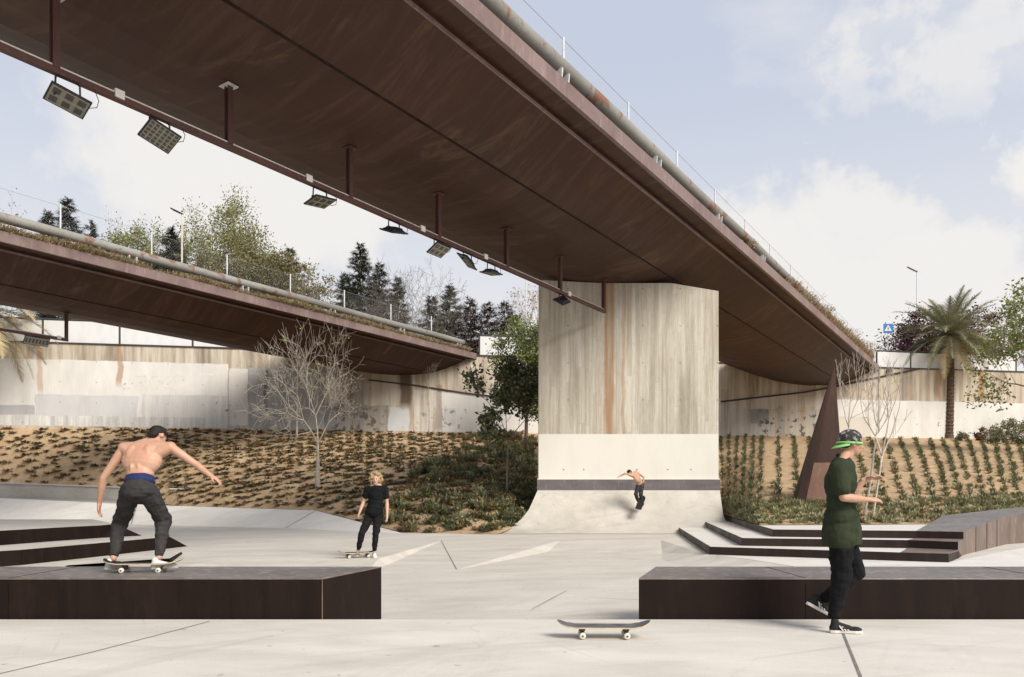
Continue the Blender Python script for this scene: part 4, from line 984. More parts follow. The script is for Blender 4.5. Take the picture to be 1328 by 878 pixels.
GZ = 9.55
def bgbase(px, Y): return Vector(((px-664)/F*Y, Y, GZ))
def topH(py, Y): return CAMH+(HZ-py)/F*Y - GZ
# background trees: (kind, px, pytop, Y, ...)
k_ = 0
for (px_, py_, Y, r_, lab) in [(88,251,58,1.5,'dark conifer with ragged top behind the fence post at far left'), (62,268,60,1.1,'small dark green conifer leftmost of the far left pair'), (118,283,62,1.1,'short dark conifer right of the ragged one at far left'),
        (377,318,64,1.5,'slim conifer standing right of the big sparse leafy tree'), (222,292,57,1.5,'conifer standing directly behind the left street lamp'),
        (467,313,66,1.7,'tallest pointed conifer in the group left of the bare round tree'), (492,338,67,1.6,'pointed conifer just right of the tallest one'), (447,352,64,1.4,'low conifer at the left end of the middle group'),
        (516,356,70,1.3,'conifer half hidden by the left side of the bare round tree'), (583,366,70,1.6,'conifer just right of the bare round tree')]:
    k_ += 1; conifer(lab, bgbase(px_, Y), topH(py_, Y), r_*2.0, 100+k_, loose=.15)
for (px_, py_, Y, r_, lab) in [(610,384,68,1.5,'first dark reddish conifer right of the bare round tree'), (632,390,66,1.4,'second dark reddish conifer, above the white barrier panel'), (655,388,67,1.7,'third dark reddish conifer, left of the bushy green tree'), (560,380,72,1.5,'dark reddish conifer behind the bare round tree')]:
    k_ += 1; conifer(lab, bgbase(px_, Y), topH(py_, Y), r_*2.3, 100+k_, 'reddish conifers on the upper ground', ('conifer','maroon'), .8, .25)
def bg(label, px, py, Y, th, r, seed, **k):
    tree(k.pop('name','leafy_tree'), label, bgbase(px, Y), topH(py, Y), th, r, seed, **k)
bg('big sparse olive leaved tree behind the far bridge, right of the street lamp', 312, 240, 60, 2.5, .2, 31, maxd=6, leafm=('olive','olive','spring'), nleaf=16, lsize=.18, width=8.6, leafjit=.5, nb=(2,3), rmin=.012)
bg('smaller olive leaved tree right of the big sparse one', 352, 320, 58, 1.6, .14, 32, maxd=5, leafm=('olive','tuft2'), nleaf=34, lsize=.19, width=6.2, leafjit=.5, rmin=.012)
bg('light green young tree left of the street lamp', 200, 282, 59, 1.6, .12, 33, maxd=5, leafm=('spring','olive'), nleaf=26, lsize=.19, width=5.2, leafjit=.42, rmin=.012)
bg('yellow green bushy tree behind the street lamp, to its right', 252, 296, 62, 1.6, .14, 34, maxd=5, leafm=('olive','spring','green'), nleaf=34, lsize=.2, width=6.2, leafjit=.5, rmin=.012)
for k, (px_, py_, Y, w_, lm, lab) in enumerate([(286,330,56,3.2,('olive','tuft2'),'low olive bush between the street lamp and the big sparse tree'), (330,345,56,3.0,('olive','conifer'),'low dark olive bush under the big sparse tree'), (392,352,60,2.6,('olive','tuft2'),'low olive bush right of the slim conifer'), (180,305,57,2.6,('spring','olive'),'low light green bush under the light green young tree')]):
    blobtree('bush', lab, bgbase(px_, Y), topH(py_, Y), topH(py_, Y)-1.4, (w_,1.6,1.7), 160+k, lm, 3600, .19, trunk_r=.06, clumps=30, cat='bush')
bg('thin nearly bare tree between the far left conifers and the light green tree', 150, 270, 60, 1.8, .1, 35, maxd=5, leafm=('tuft2',), nleaf=2, lsize=.14, width=3.6, leafjit=.2, name='bare_tree', rmin=.012)
bg('dark sparse tree cut off by the left picture edge', -6, 246, 58, 2, .15, 36, maxd=5, leafm=('tuft2','olive'), nleaf=6, lsize=.18, width=4.6, leafjit=.3, rmin=.012)
bg('bare round crowned tree standing behind the end of the far bridge', 541, 322, 64, 2.2, .2, 137, maxd=7, leafm=None, bark='barkfar', width=10, name='bare_tree', spread=.8, rmin=.013, up=.03, segs=3, shrink=.8)
bg('thin bare tree in front of the conifers left of the tallest one', 432, 372, 60, 1.2, .08, 38, maxd=5, leafm=('tuft2',), nleaf=1, lsize=.12, width=3.6, name='bare_tree', rmin=.01)
bg('sparse orange leaved tree directly left of the pillar top', 688, 368, 68, 2, .15, 39, maxd=5, leafm=('orange',), nleaf=3, lsize=.2, width=6, leafjit=.25, rmin=.012)
bg('pale sparse leafless tree behind the barrier right of the palm', 1298, 410, 66, 1.5, .12, 41, maxd=6, leafm=('dry',), nleaf=2, lsize=.16, width=5.6, name='bare_tree', rmin=.011, bark='barkpale')
blobtree('plum_tree', 'dark purple leaved tree behind the tall palm', bgbase(1226, 57), topH(366, 57), 2.8, (4.3,2.6,2.7), 42, ('plum','plum','maroon'), 15000, .2, trunk_r=.16, clumps=46)
blobtree('leafy_shrub', 'sandy coloured dry bush on the wall top right of the palm trunk', bgbase(1262, 54), 1.5, .95, (1.3,.8,.55), 43, ('dry','orange'), 900, .16, trunk_r=.04, clumps=12, cat='shrub')
# dry brush on the upper ground behind the far bridge
for k, (px_, Y, s, lab) in enumerate([(425,52,1.4,'dry brown brush behind the pipe, left end'), (455,53,1.5,'dry brown brush behind the pipe, below the tallest conifer'), (492,54,1.4,'dry brown brush behind the pipe, left of the bare round tree'), (530,54.5,1.4,'dry brown brush at the foot of the bare round tree'), (566,55,1.3,'dry brown brush right of the bare round tree'), (600,56,1.1,'dry brown brush nearest the bridge end')]):
    blobtree('dry_shrub', lab, bgbase(px_, Y), s, .75*s, (1.7,1,.65*s), 60+k, ('dryb','dry','tuft2'), 650, .2, 'dry brush along the far bridge', .04, cat='shrub', clumps=14)
# trees on the slope
def sbase(px, py): return hill_at(px, py)
p = sbase(413,632); H = (632-402)/F*p.y
tree('bare_tree', 'bare wide crowned tree with few green leaves on the slope before the far bridge', p, H, H*.34, .12, 251, maxd=6, leafm=('spring',), nleaf=.10, lsize=.11, bark='barkmid', width=158/F*p.y, spread=.80, up=.05, rmin=.010, segs=4, shrink=.82, crook=.10)
p = sbase(384,568); H = (568-452)/F*p.y
tree('young_tree', 'slender pale young tree behind the bare wide crowned tree', p, H, H*.6, .06, 52, maxd=4, leafm=None, bark='barkpale', width=.9, spread=.3, rmin=.006)
p = sbase(558,562); H = (562-446)/F*p.y
tree('young_tree', 'slender leafless young tree by the end of the far bridge', p, H, H*.45, .045, 53, maxd=5, leafm=('tuft2',), nleaf=.2, lsize=.08, bark='barkpale', width=1.7, spread=.4, rmin=.007, group=None)
p = sbase(658,640)
tree('leafy_tree', 'small dark leaved tree with open crown on the slope left of the pillar', p, (640-462)/F*p.y, 1.9, .05, 54, maxd=5, leafm=('darkgreen','darkgreen','tuft'), nleaf=11, lsize=.16, width=112/F*p.y, leafjit=.16, spread=.6, asp=.6, nb=(2,3))
p = sbase(683,575)
blobtree('leafy_tree', 'dense bright green bushy tree half hidden by the pillar', p, 6, (575-474)/F*p.y, (42/F*p.y,1.9,66/F*p.y), 55, ('green','green','darkgreen'), 17000, .15, trunk_r=.09, clumps=70)
p = sbase(1117,668)
tree('young_tree', 'pale bare forked young tree in the bed right of the rusty sculpture', p, (668-452)/F*p.y, 2.2, .035, 56, maxd=4, leafm=None, bark='barkpale', width=1.5, spread=.42, up=.25, rmin=.006, stems=2, nb=(2,2))
p = sbase(1133,670)
tree('young_tree', 'thin leaning leafless young tree right of the forked one', p, (668-466)/F*p.y, 1.5, .028, 57, maxd=4, leafm=None, bark='barkpale', width=1.6, spread=.28, up=.3, lean=(.10,0), rmin=.006, nb=(1,2))
tree('leafy_tree', 'bright green leaved tree cut off by the right picture edge', hill_at(1366,590), 9.4, 2.0, .13, 58, maxd=5, leafm=('spring','green','green'), nleaf=26, lsize=.2, width=6.6, leafjit=.4, spread=.8)
for k, (px_, py_, s, ms, lab) in enumerate([(1303,572,1.25,('darkgreen','tuft','grass'),'dark green shrub at the foot of the wall near the right edge'), (1326,578,1.5,('grass','darkgreen'),'taller green shrub at the very right edge'), (1271,572,.75,('plum','dryb'),'small purple shrub between the palm and the green shrubs'), (1246,572,.5,('grass','tuft'),'tiny light shrub right beside the palm trunk'), (1288,576,.7,('grass','tuft'),'low round light green shrub beside the purple one')]):
    p = hill_at(px_, py_)
    blobtree('shrub', lab, p, s, .55*s, (.8*s if k != 2 else .32,.6*s,.6*s), 70+k, ms, int(1500*s), .13, 'shrubs at the foot of the wall', .02, cat='shrub', clumps=18)
# palms
def palm(label, base, H, nf, Lf, seed, dry=6, name='palm_tree', trunk=True):
    rnd = random.Random(seed); t = empty(name, base, label, 'palm tree'); b = MB()
    pts = []; rr = []; n = 90
    for k in range(n+1):
        z = -.3 + (H+.3)*k/n; pts.append(Vector((.12*math.sin(k/n*2.4), 0, z)))
        rr.append((.30-.05*k/n + (.12*max(0, 1-k/8))) * (1+.10*((k*1.0) % 3 == 0)) + (.07 if k > n-7 else 0))
    b.tube(pts, rr, 14)
    for k in range(420):                    # cut frond stubs wrapped round the trunk
        z = (k/420)*H*.98; a = k*2.39996; r0 = .27-.05*z/H; c = Vector((.12*math.sin((z+.3)/(H+.3)*2.4),0,z)); d = Vector((math.cos(a), math.sin(a), 0)); w = Vector((-d.y, d.x, 0))*.055
        q = c+d*r0; b.add([q-w, q+w, q+w*.6+d*.075+Vector((0,0,.11)), q-w*.6+d*.075+Vector((0,0,.11)), q+Vector((0,0,.16))], [(0,1,2,3),(3,2,4)])
    b.build('trunk', M['palmbark'], t).parent = t
    o = t.children[0] if t.children else bpy.data.objects[-1]
    lb = MB(); ctop = Vector((.12*math.sin(2.4),0,H))
    for i in range(nf):
        a = i*2.39996; e = 1-(i/nf)         # e: 1 upright ... 0 hanging
        el = -.95+2.2*(e**.9)+rnd.uniform(-.12,.12); L = Lf*rnd.uniform(.85,1.1)*(1 if e < .85 else .8)
        d = Vector((math.cos(a)*math.cos(el), math.sin(a)*math.cos(el), math.sin(el)))
        droop = .75+.45*(1-e); pp = [ctop+d*.15]; dd = d.copy(); m_ = 16
        for k in range(m_): dd = (dd - Vector((0,0,1))*droop/m_*(.4+1.3*k/m_)).normalized(); pp.append(pp[-1]+dd*L/m_)
        isdry = (i >= nf-dry) or rnd.random() < .04; mi = 1 if isdry else 0
        lb.tube(pp, [.03*(1-k/(m_+2)) for k in range(m_+1)], 4, 2, cap=False)
        for k in range(2, m_*5):
            u = k/5; j = min(int(u), m_-1); q = pp[j].lerp(pp[j+1], u-j); tn = (pp[j+1]-pp[j]).normalized()
            sd_ = tn.cross(Vector((0,0,1)));  sd_ = sd_.normalized() if sd_.length > .05 else Vector((1,0,0)); upv = sd_.cross(tn).normalized()
            s = .60*math.sin(math.pi*min(.97,(u/m_*.82+.16)))*rnd.uniform(.8,1.1)*Lf/3
            for sg in (-1, 1):
                ld = (sd_*sg*.75+tn*.75+upv*rnd.uniform(-.05,.4)).normalized(); w = tn*.026
                lb.add([q-w, q+w, q+ld*s-Vector((0,0,s*.12*rnd.random()))], [(0,1,2)], mi)
    for i in range(26):                     # fruit stalks and old bases at the heart
        a = rnd.uniform(0,6.28); d = Vector((math.cos(a)*.7, math.sin(a)*.7, rnd.uniform(-.2,1))).normalized()
        lb.tube([ctop-Vector((0,0,.35)), ctop+d*.35, ctop+d*rnd.uniform(.5,.8)-Vector((0,0,.1))], [.03,.022,.01], 4, 2)
    me = lb.mesh('crown', [M['palm'], M['palmdry'], M['palmdry']]); o = bpy.data.objects.new('crown', me); C.objects.link(o); o.parent = t
    return t
def palm_fix(t):
    for c in t.children: c.matrix_parent_inverse = Matrix.Identity(4)
p = hill_at(1231,566); palm_fix(palm('tall date palm in front of the purple tree at right', p, (566-432)/F*p.y, 80, 3.75, 5, 12))
p = hill_at(-25, 600); p = Vector(at(-22,600,p.y)); p.z = hill_at(-22,600).z; palm_fix(palm('drooping palm fronds in front of the wall at the left picture edge', p, CAMH+(HZ-398)/F*p.y-p.z, 46, 4.3, 8, 20))

# tufts planted on the slope
def tuft_mesh(seed, n, h, w, mat, name='foliage', flower=None, leafy=False, squash=1, elr=(.35,1.35)):
    rnd = random.Random(seed); b = MB()
    for k in range(n):
        a = rnd.uniform(0,6.28); r0 = rnd.uniform(0,.25)*w; p = Vector((math.cos(a)*r0, math.sin(a)*r0, -.02)); el = rnd.uniform(*elr)
        d = Vector((math.cos(a)*math.cos(el), math.sin(a)*math.cos(el), math.sin(el))); L = h*rnd.uniform(.6,1.1)*(1.15-.25*math.sin(el)); s = d.cross(Vector((0,0,1))).normalized()*.022*(1.6 if leafy else 1)
        m_ = p+d*L*.55; e = p+d*L-Vector((0,0,L*.22*math.cos(el)))
        b.add([p-s*.5, p+s*.5, m_+s, m_-s, e], [(0,1,2,3),(3,2,4)], 0)
        if leafy:
            for j in range(3): leaf(b, p.lerp(m_, rnd.random()*1.2), rnd, .09, 0)
    if flower:
        for k in range(5): leaf(b, Vector((rnd.uniform(-w,w)*.4, rnd.uniform(-w,w)*.4, h*rnd.uniform(.6,.95))), rnd, .07, 1, up=1)
    if squash != 1: b.v = [(x, y, z*squash) for x, y, z in b.v]
    return b.mesh(name, [M[mat]] + ([M[flower]] if flower else []))
TM = [tuft_mesh(i, 26, .34, .30, 'tuft') for i in range(3)] + [tuft_mesh(10+i, 24, .30, .28, 'tuft2') for i in range(2)]
LM = [tuft_mesh(60+i, 30, .34, .42, ('tuft2','tuftd','tuftd','dryb')[i], leafy=True, elr=(.05,.8), squash=.75) for i in range(4)]
SM = [tuft_mesh(20+i, 34, .42, .5, 'tuft2' if i % 2 else 'tuft', leafy=True) for i in range(3)] + [tuft_mesh(30, 34, .42, .5, 'grass', flower='yellow', leafy=True), tuft_mesh(32, 30, .38, .5, 'tuft2', leafy=True), tuft_mesh(33, 30, .34, .45, 'tuft', leafy=True), tuft_mesh(34, 30, .34, .45, 'dryb', leafy=True)]
rnd = random.Random(99)
spots = []
for s0, s1, ds in ((0, 11.0, None), (13.0, 18.6, None)):
    # walk over world x columns so rows are evenly spaced on the ground
    cols = []; s = s0; last = None
    while s <= s1:
        p = hill_point(s, .5)
        if last is None or (p-last).length >= (.54 if s0 == 0 else .78): cols.append(s); last = p
        s += .004
    for ci, s in enumerate(cols):
        a, c = hill_point(s, 0), hill_point(s, 1); Ln = (c-a).length; n = int(Ln/(.62 if s0 == 0 else .55))
        for k in range(n):
            t_ = (k+.5+(.5 if ci % 2 else 0))/n
            if t_ > .985: continue
            q = hill_point(min(s1, max(s0, s+rnd.gauss(0, .022 if s0 == 0 else .012))), min(1, max(0, t_+rnd.gauss(0, .007 if s0 == 0 else .005))))
            px_ = 664+q.x/q.y*F; py_ = HZ-(q.z-CAMH)/q.y*F
            if px_ < -30 or px_ > 1360 or rnd.random() < .05: continue
            dd_ = mnoise.noise(Vector((q.x*.5, q.y*.5, 2)))*60; dense = s < 11 and ((px_ > 590+dd_+(640-py_)*.4 and py_ > 562+dd_*.3) or (px_ > 440+(690-py_)*1.5+dd_ and py_ > 600+dd_*.3))
            spots.append((q, px_, py_, dense, s))
plain_sp = [x for x in spots if not x[3]]
dense_sp = [x for x in spots if x[3]]
for x in list(dense_sp):                       # denser shrubs: add in-betweens
    if rnd.random() < .85:
        q = x[0]+Vector((rnd.uniform(-.35,.35), rnd.uniform(-.35,.35), 0)); dense_sp.append((q, x[1], x[2], True, x[4]))
labs = {'yellow flower': 'low shrub with small yellow flowers in the dense planting left of the pillar'}
def place(list_, meshes, name, lab_near, cat, grp, stuff_name, stuff_label, smin, smax, cap=298):
    list_.sort(key=lambda x: x[0].y)
    for i, x in enumerate(list_[:cap]):
        me = meshes[rnd.randrange(len(meshes))]; o = bpy.data.objects.new(name, me); C.objects.link(o)
        o.location = x[0]; o.rotation_euler = (0,0,rnd.uniform(0,6.28)); s = rnd.uniform(smin, smax); o.scale = (s,s,s*rnd.uniform(.8,1.1))
        mn = me.materials[-1].name; tag(o, labs.get(mn, lab_near), cat, grp)
    rest = list_[cap:]
    if rest:
        mats = []; b = MB()
        for me in meshes:
            for m_ in me.materials:
                if m_ not in mats: mats.append(m_)
        vs, fs, mi = [], [], []
        data = [([Vector(v.co) for v in me.vertices], [tuple(p.vertices) for p in me.polygons], [mats.index(me.materials[p.material_index]) for p in me.polygons]) for me in meshes]
        for x in rest:
            V, F_, I_ = data[rnd.randrange(len(data))]; ang = rnd.uniform(0,6.28); s = rnd.uniform(smin, smax); ca, sa = math.cos(ang)*s, math.sin(ang)*s; n0 = len(vs)
            vs += [(v.x*ca-v.y*sa+x[0].x, v.x*sa+v.y*ca+x[0].y, v.z*s+x[0].z) for v in V]; fs += [tuple(i+n0 for i in f) for f in F_]; mi += I_
        b.v, b.f, b.m = vs, fs, mi
        o = b.build(stuff_name, mats, fixn=False); tag(o, stuff_label, 'plants', kind='stuff')
left_sp = [x for x in plain_sp if x[4] < 11]; right_sp = [x for x in plain_sp if x[4] >= 11]
place(left_sp, LM, 'slope_plant', 'low spreading olive brown plant on the sandy slope left of the pillar', 'plant', 'low spreading plants on the left slope', 'ground_cover', 'low spreading plants covering the farther part of the left sandy slope', .65, 1.2, 298)
place(right_sp, TM, 'row_plant', 'small green plant set in the regular rows on the sandy slope right of the pillar', 'plant', 'plants set in rows on the right slope', 'row_plants', 'rows of small green plants covering the farther part of the right sandy slope', .45, .95, 298)
place(dense_sp, SM, 'low_shrub', 'low olive green shrub in the dense planting left of the pillar', 'shrub', 'low shrubs left of the pillar', 'dense_shrubs', 'dense low shrubs higher up the slope left of the pillar', .75, 1.3)
# strip of fresh grass behind the steps
GM = [tuft_mesh(40+i, 22, .26, .30, 'grass') for i in range(3)] + [tuft_mesh(44, 20, .26, .3, 'tuft2')]

b = MB(); vs, fs = [], []
mats = [M['grass'], M['tuft2']]; mi = []
for k in range(1250):
    s = rnd.uniform(13.05, 18.4); t_ = rnd.uniform(.005, .14)**1.15 if rnd.random() < .9 else rnd.uniform(0,.2); q = hill_point(s, t_)
    me = GM[rnd.randrange(4)]; ang = rnd.uniform(0,6.28); sc0 = rnd.uniform(.45,1.0); n0 = len(vs); ca, sa = math.cos(ang)*sc0, math.sin(ang)*sc0
    vs += [(v.co.x*ca-v.co.y*sa+q.x, v.co.x*sa+v.co.y*ca+q.y, v.co.z*sc0+q.z) for v in me.vertices]; fs += [tuple(i+n0 for i in p_.vertices) for p_ in me.polygons]; mi += [1 if me is GM[3] else 0]*len(me.polygons)
b.v, b.f, b.m = vs, fs, mi
tag(b.build('grass_strip', mats, fixn=False), 'strip of fresh green grass in the bed behind the steps', 'grass', kind='stuff')
# dry weeds along the bridge edges
def weeds(name, label, shift, y0, y1, n, hmin, hmax, spread, mats_, outer, seed):
    rnd = random.Random(seed); b = MB(); a0 = -9.38+shift
    for k in range(n):
        y = rnd.uniform(y0, y1)
        dens = mnoise.noise(Vector((y*.35, seed, 0)))
        if rnd.random() > (.62+dens if shift else .75*((y-y0)/(y1-y0))**.8+1.3*dens): continue
        p = bp(a0-.02-rnd.uniform(0, spread), 8.5, y); hh = rnd.uniform(hmin, hmax)*(1+.6*dens)
        d = Vector((rnd.gauss(0,.6), rnd.gauss(0,.6), 1)) + BN*outer*rnd.random(); d.normalize()
        s = d.orthogonal().normalized()*.012; s.rotate(Quaternion(d, rnd.uniform(0,3.1)))
        q = p+d*hh; e = q + Vector((rnd.gauss(0,.3), rnd.gauss(0,.3), -.35*rnd.random()))*hh + BN*outer*.25*hh
        b.add([p-s, p+s, q+s*.8, q-s*.8, e], [(0,1,2,3),(3,2,4)], rnd.randrange(len(mats_)))
    tag(b.build(name, [M[x] for x in mats_], fixn=False), label, 'weeds', kind='stuff')
weeds('dry_weeds', 'dry straw coloured weeds hanging along the edge of the far bridge', -23.72, 22, 46.5, 24000, .14, .36, .5, ('dry','dry','dry','dryb','tuft2'), .8, 3)
weeds('dry_grass', 'dry brown weeds growing on the far end of the overhead bridge', 0, 30, 50.5, 6500, .18, .55, .45, ('dryb','dry','dry'), .7, 4)
for i, (y, h_) in enumerate(((27.2,.7),(32.5,.6),(35.5,1.0),(38.5,1.2),(41,1.0),(44,1.3),(47,1.4),(49,1.6),(50,1.7))):
    rnd2 = random.Random(500+i); b = MB(); tips = []
    for k in range(5): grow(b, tips, rnd2, Vector((rnd2.uniform(-.2,.2), rnd2.uniform(-.2,.2), 0)), Vector((rnd2.gauss(0,.35), rnd2.gauss(0,.35), 1)).normalized(), h_*.34, .012, 2, 4, .5, .1, (2,3), .7, 2, .2, True, .006)
    for pts, dd in tips:
        for q in range(2): leaf(b, pts[-1]+rv(rnd2,.06), rnd2, .08, 1)
    o = b.build('dry_weed', [M['dryb'], M['dry']], fixn=False); o.location = bp(-9.62, 8.46, y)
    tag(o, ('lone dry weed beside the pipe above the pillar','thin dry weed second from the pillar on the bridge edge','dry weed where the dense weeds begin on the bridge edge','dry branching weed among the dense weeds, first after their start','dry branching weed midway along the weedy bridge edge','tall dry weed past the middle of the weedy bridge edge','tall dry weed near the far end of the overhead bridge','second last dry weed at the end of the overhead bridge','tallest dry weed at the very end of the overhead bridge')[i], 'weed', 'tall dry weeds on the bridge edge')

# ------------------------------------------------------------------ street furniture beyond
def lamp(label, px, pyt, Y, arm, th=.06, mat='galv', hd=.55):
    H = topH(pyt, Y); p = bgbase(px, Y); t = empty('street_lamp', p, label, 'street lamp', 'street lamps on the upper ground')
    b = MB(); b.tube([p, p+Vector((0,0,H*.5)), p+Vector((0,0,H))], [th*1.3,th,th*.75], 10); b.build('pole', M[mat], t, smooth=True)
    b = MB(); c = p+Vector((arm*.5,0,H+.12)); Q = Matrix.Rotation(-.35 if arm < 0 else .35, 3, 'Y') if False else Matrix.Rotation(.45 if arm < 0 else -.3, 3, 'Y')
    b.box(c, (abs(arm)*1.3, .22, .08), M=Q); b.box(c+Q @ Vector((0,0,-.055)), (abs(arm)*.8,.16,.03), M=Q); b.build('lamp_head', M['black' if arm < 0 and hd < .6 else 'galv'], t, bevel=.02)
lamp('tall street lamp with dark angled head among the trees at left', 236, 276, 56, -.75, .08, 'barkpale')
lamp('pale street lamp with flat head above the purple tree at right', 1189, 351, 62, -.7, .05, 'galv', .7)
p = bgbase(682, 60); t = empty('lamp_post', p, 'thin bare pole beside the orange leaved tree left of the pillar', 'pole')
b = MB(); b.tube([p, p+Vector((0,0,topH(352,60)))], [.06,.04], 8); b.build('pole', M['galv'], t, smooth=True)
# pedestrian crossing sign
p = bgbase(1151.5, 53); t = empty('road_sign', p, 'small square blue pedestrian crossing sign on the wall top left of the palm', 'road sign')
zc = CAMH+(HZ-426)/F*53
b = MB(); b.tube([p, Vector((p.x,p.y+.03,zc+.2))], .03, 8); b.build('sign_pole', M['galv'], t, smooth=True)
b = MB(); b.box((p.x,p.y-.02,zc), (.64,.03,.64)); fpn = b.build('sign_face', M['blue'], t, bevel=.01)
def fl(b, pts, y, mi=0): b.add([(p.x+a, y, zc+c) for a, c in pts], [tuple(range(len(pts)))], mi)
b = MB(); fl(b, [(-.25,-.17),(.25,-.17),(0,.25)], p.y-.039); b.build('sign_triangle', M['signwhite'], t)
b = MB(); y = p.y-.043
b.ell((p.x,y,zc+.10), (.028,.003,.028), n=10); fl(b, [(-.03,.06),(.03,.06),(.025,-.03),(-.025,-.03)], y)
fl(b, [(-.025,-.03),(.0,-.03),(-.045,-.14),(-.07,-.14)], y); fl(b, [(0,-.03),(.025,-.03),(.07,-.14),(.045,-.14)], y); fl(b, [(-.03,.05),(-.02,.05),(-.065,-.03),(-.075,-.02)], y); fl(b, [(.02,.05),(.03,.05),(.07,-.02),(.06,-.03)], y)
b.build('pedestrian_symbol', M['ink'], t)

# ------------------------------------------------------------------ skateboards
def skateboard(label, loc, rz=0, L=.79, top='grip', rx=0, ry=0, group='skateboards'):
    t = bpy.data.objects.new('skateboard', None); C.objects.link(t); t.empty_display_size = .1
    tag(t, label, 'skateboard', group)
    W_b = .205; nx, ny = 36, 8; b = MB(); th = .012
    def zt(x):
        k = max(0, abs(x)-.235)/(L/2-.235); return .092 + .055*(k**1.5)
    def hw(x):
        e = L/2-.10; return W_b/2 if abs(x) < e else W_b/2*math.sqrt(max(0, 1-((abs(x)-e)/.1003)**2))
    V = []
    for lv in (0, 1):
        for i in range(nx+1):
            x = -L/2+L*i/nx
            for j in range(ny+1):
                v = -1+2*j/ny; V.append((x, hw(x)*v, zt(x)+.007*v*v*(abs(x) < .3)-(0 if lv else th)))
    m_ = (nx+1)*(ny+1); I = lambda lv, i, j: lv*m_+i*(ny+1)+j
    ft = [(I(1,i,j),I(1,i+1,j),I(1,i+1,j+1),I(1,i,j+1)) for i in range(nx) for j in range(ny)]
    fb = [(I(0,i,j+1),I(0,i+1,j+1),I(0,i+1,j),I(0,i,j)) for i in range(nx) for j in range(ny)]
    fs_ = [(I(0,i,0),I(0,i+1,0),I(1,i+1,0),I(1,i,0)) for i in range(nx)] + [(I(1,i,ny),I(1,i+1,ny),I(0,i+1,ny),I(0,i,ny)) for i in range(nx)]
    b.add(V, fb+fs_+[(I(0,0,j),I(1,0,j),I(1,0,j+1),I(0,0,j+1)) for j in range(ny)]+[(I(0,nx,j+1),I(1,nx,j+1),I(1,nx,j),I(0,nx,j)) for j in range(ny)], 0)
    b.build('deck', M['maple'], t, fixn=False).matrix_parent_inverse = Matrix.Identity(4)
    b = MB(); b.add([(x, y*.985, z+.0015) for x, y, z in V], ft); b.build('grip_tape', M[top], t, smooth=True, fixn=False).matrix_parent_inverse = Matrix.Identity(4)
    for sx in (-.185, .185):
        s = 1 if sx > 0 else -1
        b = MB(); b.box((sx+.01*s,0,.077), (.08,.055,.008)); b.add([(sx-.03,-.02,.073),(sx+.03,-.02,.073),(sx+.03,.02,.073),(sx-.03,.02,.073),(sx-.012,-.03,.035),(sx+.012,-.03,.035),(sx+.012,.03,.035),(sx-.012,.03,.035)], [(0,1,2,3),(7,6,5,4),(0,4,5,1),(1,5,6,2),(2,6,7,3),(3,7,4,0)])
        b.tube([(sx,-.07,.03),(sx,-.03,.037),(sx,.03,.037),(sx,.07,.03)], [.009,.014,.014,.009], 10); b.tube([(sx,-.108,.027),(sx,.108,.027)], .004, 8)
        b.build('truck', M['truck'], t).matrix_parent_inverse = Matrix.Identity(4)
        for sy in (-1, 1):
            b = MB(); pts = [(sx,sy*(.073+k),.027) for k in (0,.003,.010,.024,.031,.034)]; b.tube(pts, [.017,.023,.027,.027,.023,.017], 20)
            w_ = b.build('wheel', M['wheel'], t, smooth=False); w_.matrix_parent_inverse = Matrix.Identity(4)
            b = MB(); b.tube([(sx,sy*.1072,.027),(sx,sy*.1095,.027)], .009, 12); q = b.build('bearing', M['truck'], None); q.parent = w_
    t.location = loc; t.rotation_euler = (rx, ry, rz)
    return t
skateboard('skateboard with worn grey grip tape standing alone on the floor between the two ledges', Vector(((783.5-664)/F*6.5, 6.52, .004)), R(-1.5), .785)

# ------------------------------------------------------------------ people
def evalmesh(b, mats, voxel, smooth=6, disp=0, dscale=8, seed=0, fac=.5):
    me = b.mesh('tmp', mats); o = bpy.data.objects.new('tmp', me); C.objects.link(o)
    r = o.modifiers.new('r', 'REMESH'); r.mode = 'VOXEL'; r.voxel_size = voxel; r.use_smooth_shade = True
    s = o.modifiers.new('s', 'SMOOTH'); s.iterations = smooth; s.factor = fac
    dg = bpy.context.evaluated_depsgraph_get(); dg.update()
    me2 = bpy.data.meshes.new_from_object(o.evaluated_get(dg), depsgraph=dg)
    bpy.data.objects.remove(o); bpy.data.meshes.remove(me)
    if disp:
        no = [v.normal.copy() for v in me2.vertices]
        for v, n_ in zip(me2.vertices, no):
            p = v.co; k = mnoise.noise(Vector((p.x*dscale, p.y*dscale, p.z*dscale*1.8+seed))) + .5*mnoise.noise(Vector((p.x*dscale*2.3, p.y*dscale*2.3, p.z*dscale*3.5+seed+9)))
            v.co = p + n_*disp*k
    me2.materials.clear()
    for m_ in mats: me2.materials.append(m_)
    me2.polygons.foreach_set('use_smooth', [True]*len(me2.polygons))
    return me2
def part(name, me, parent):
    me.name = name; o = bpy.data.objects.new(name, me); C.objects.link(o); o.parent = parent
    o.matrix_parent_inverse = Matrix.Translation(parent.location).inverted(); return o
def frame(z, x):
    z = Vector(z).normalized(); x = Vector(x); x = (x - z*x.dot(z)).normalized(); y = z.cross(x); return Matrix((x, y, z)).transposed()
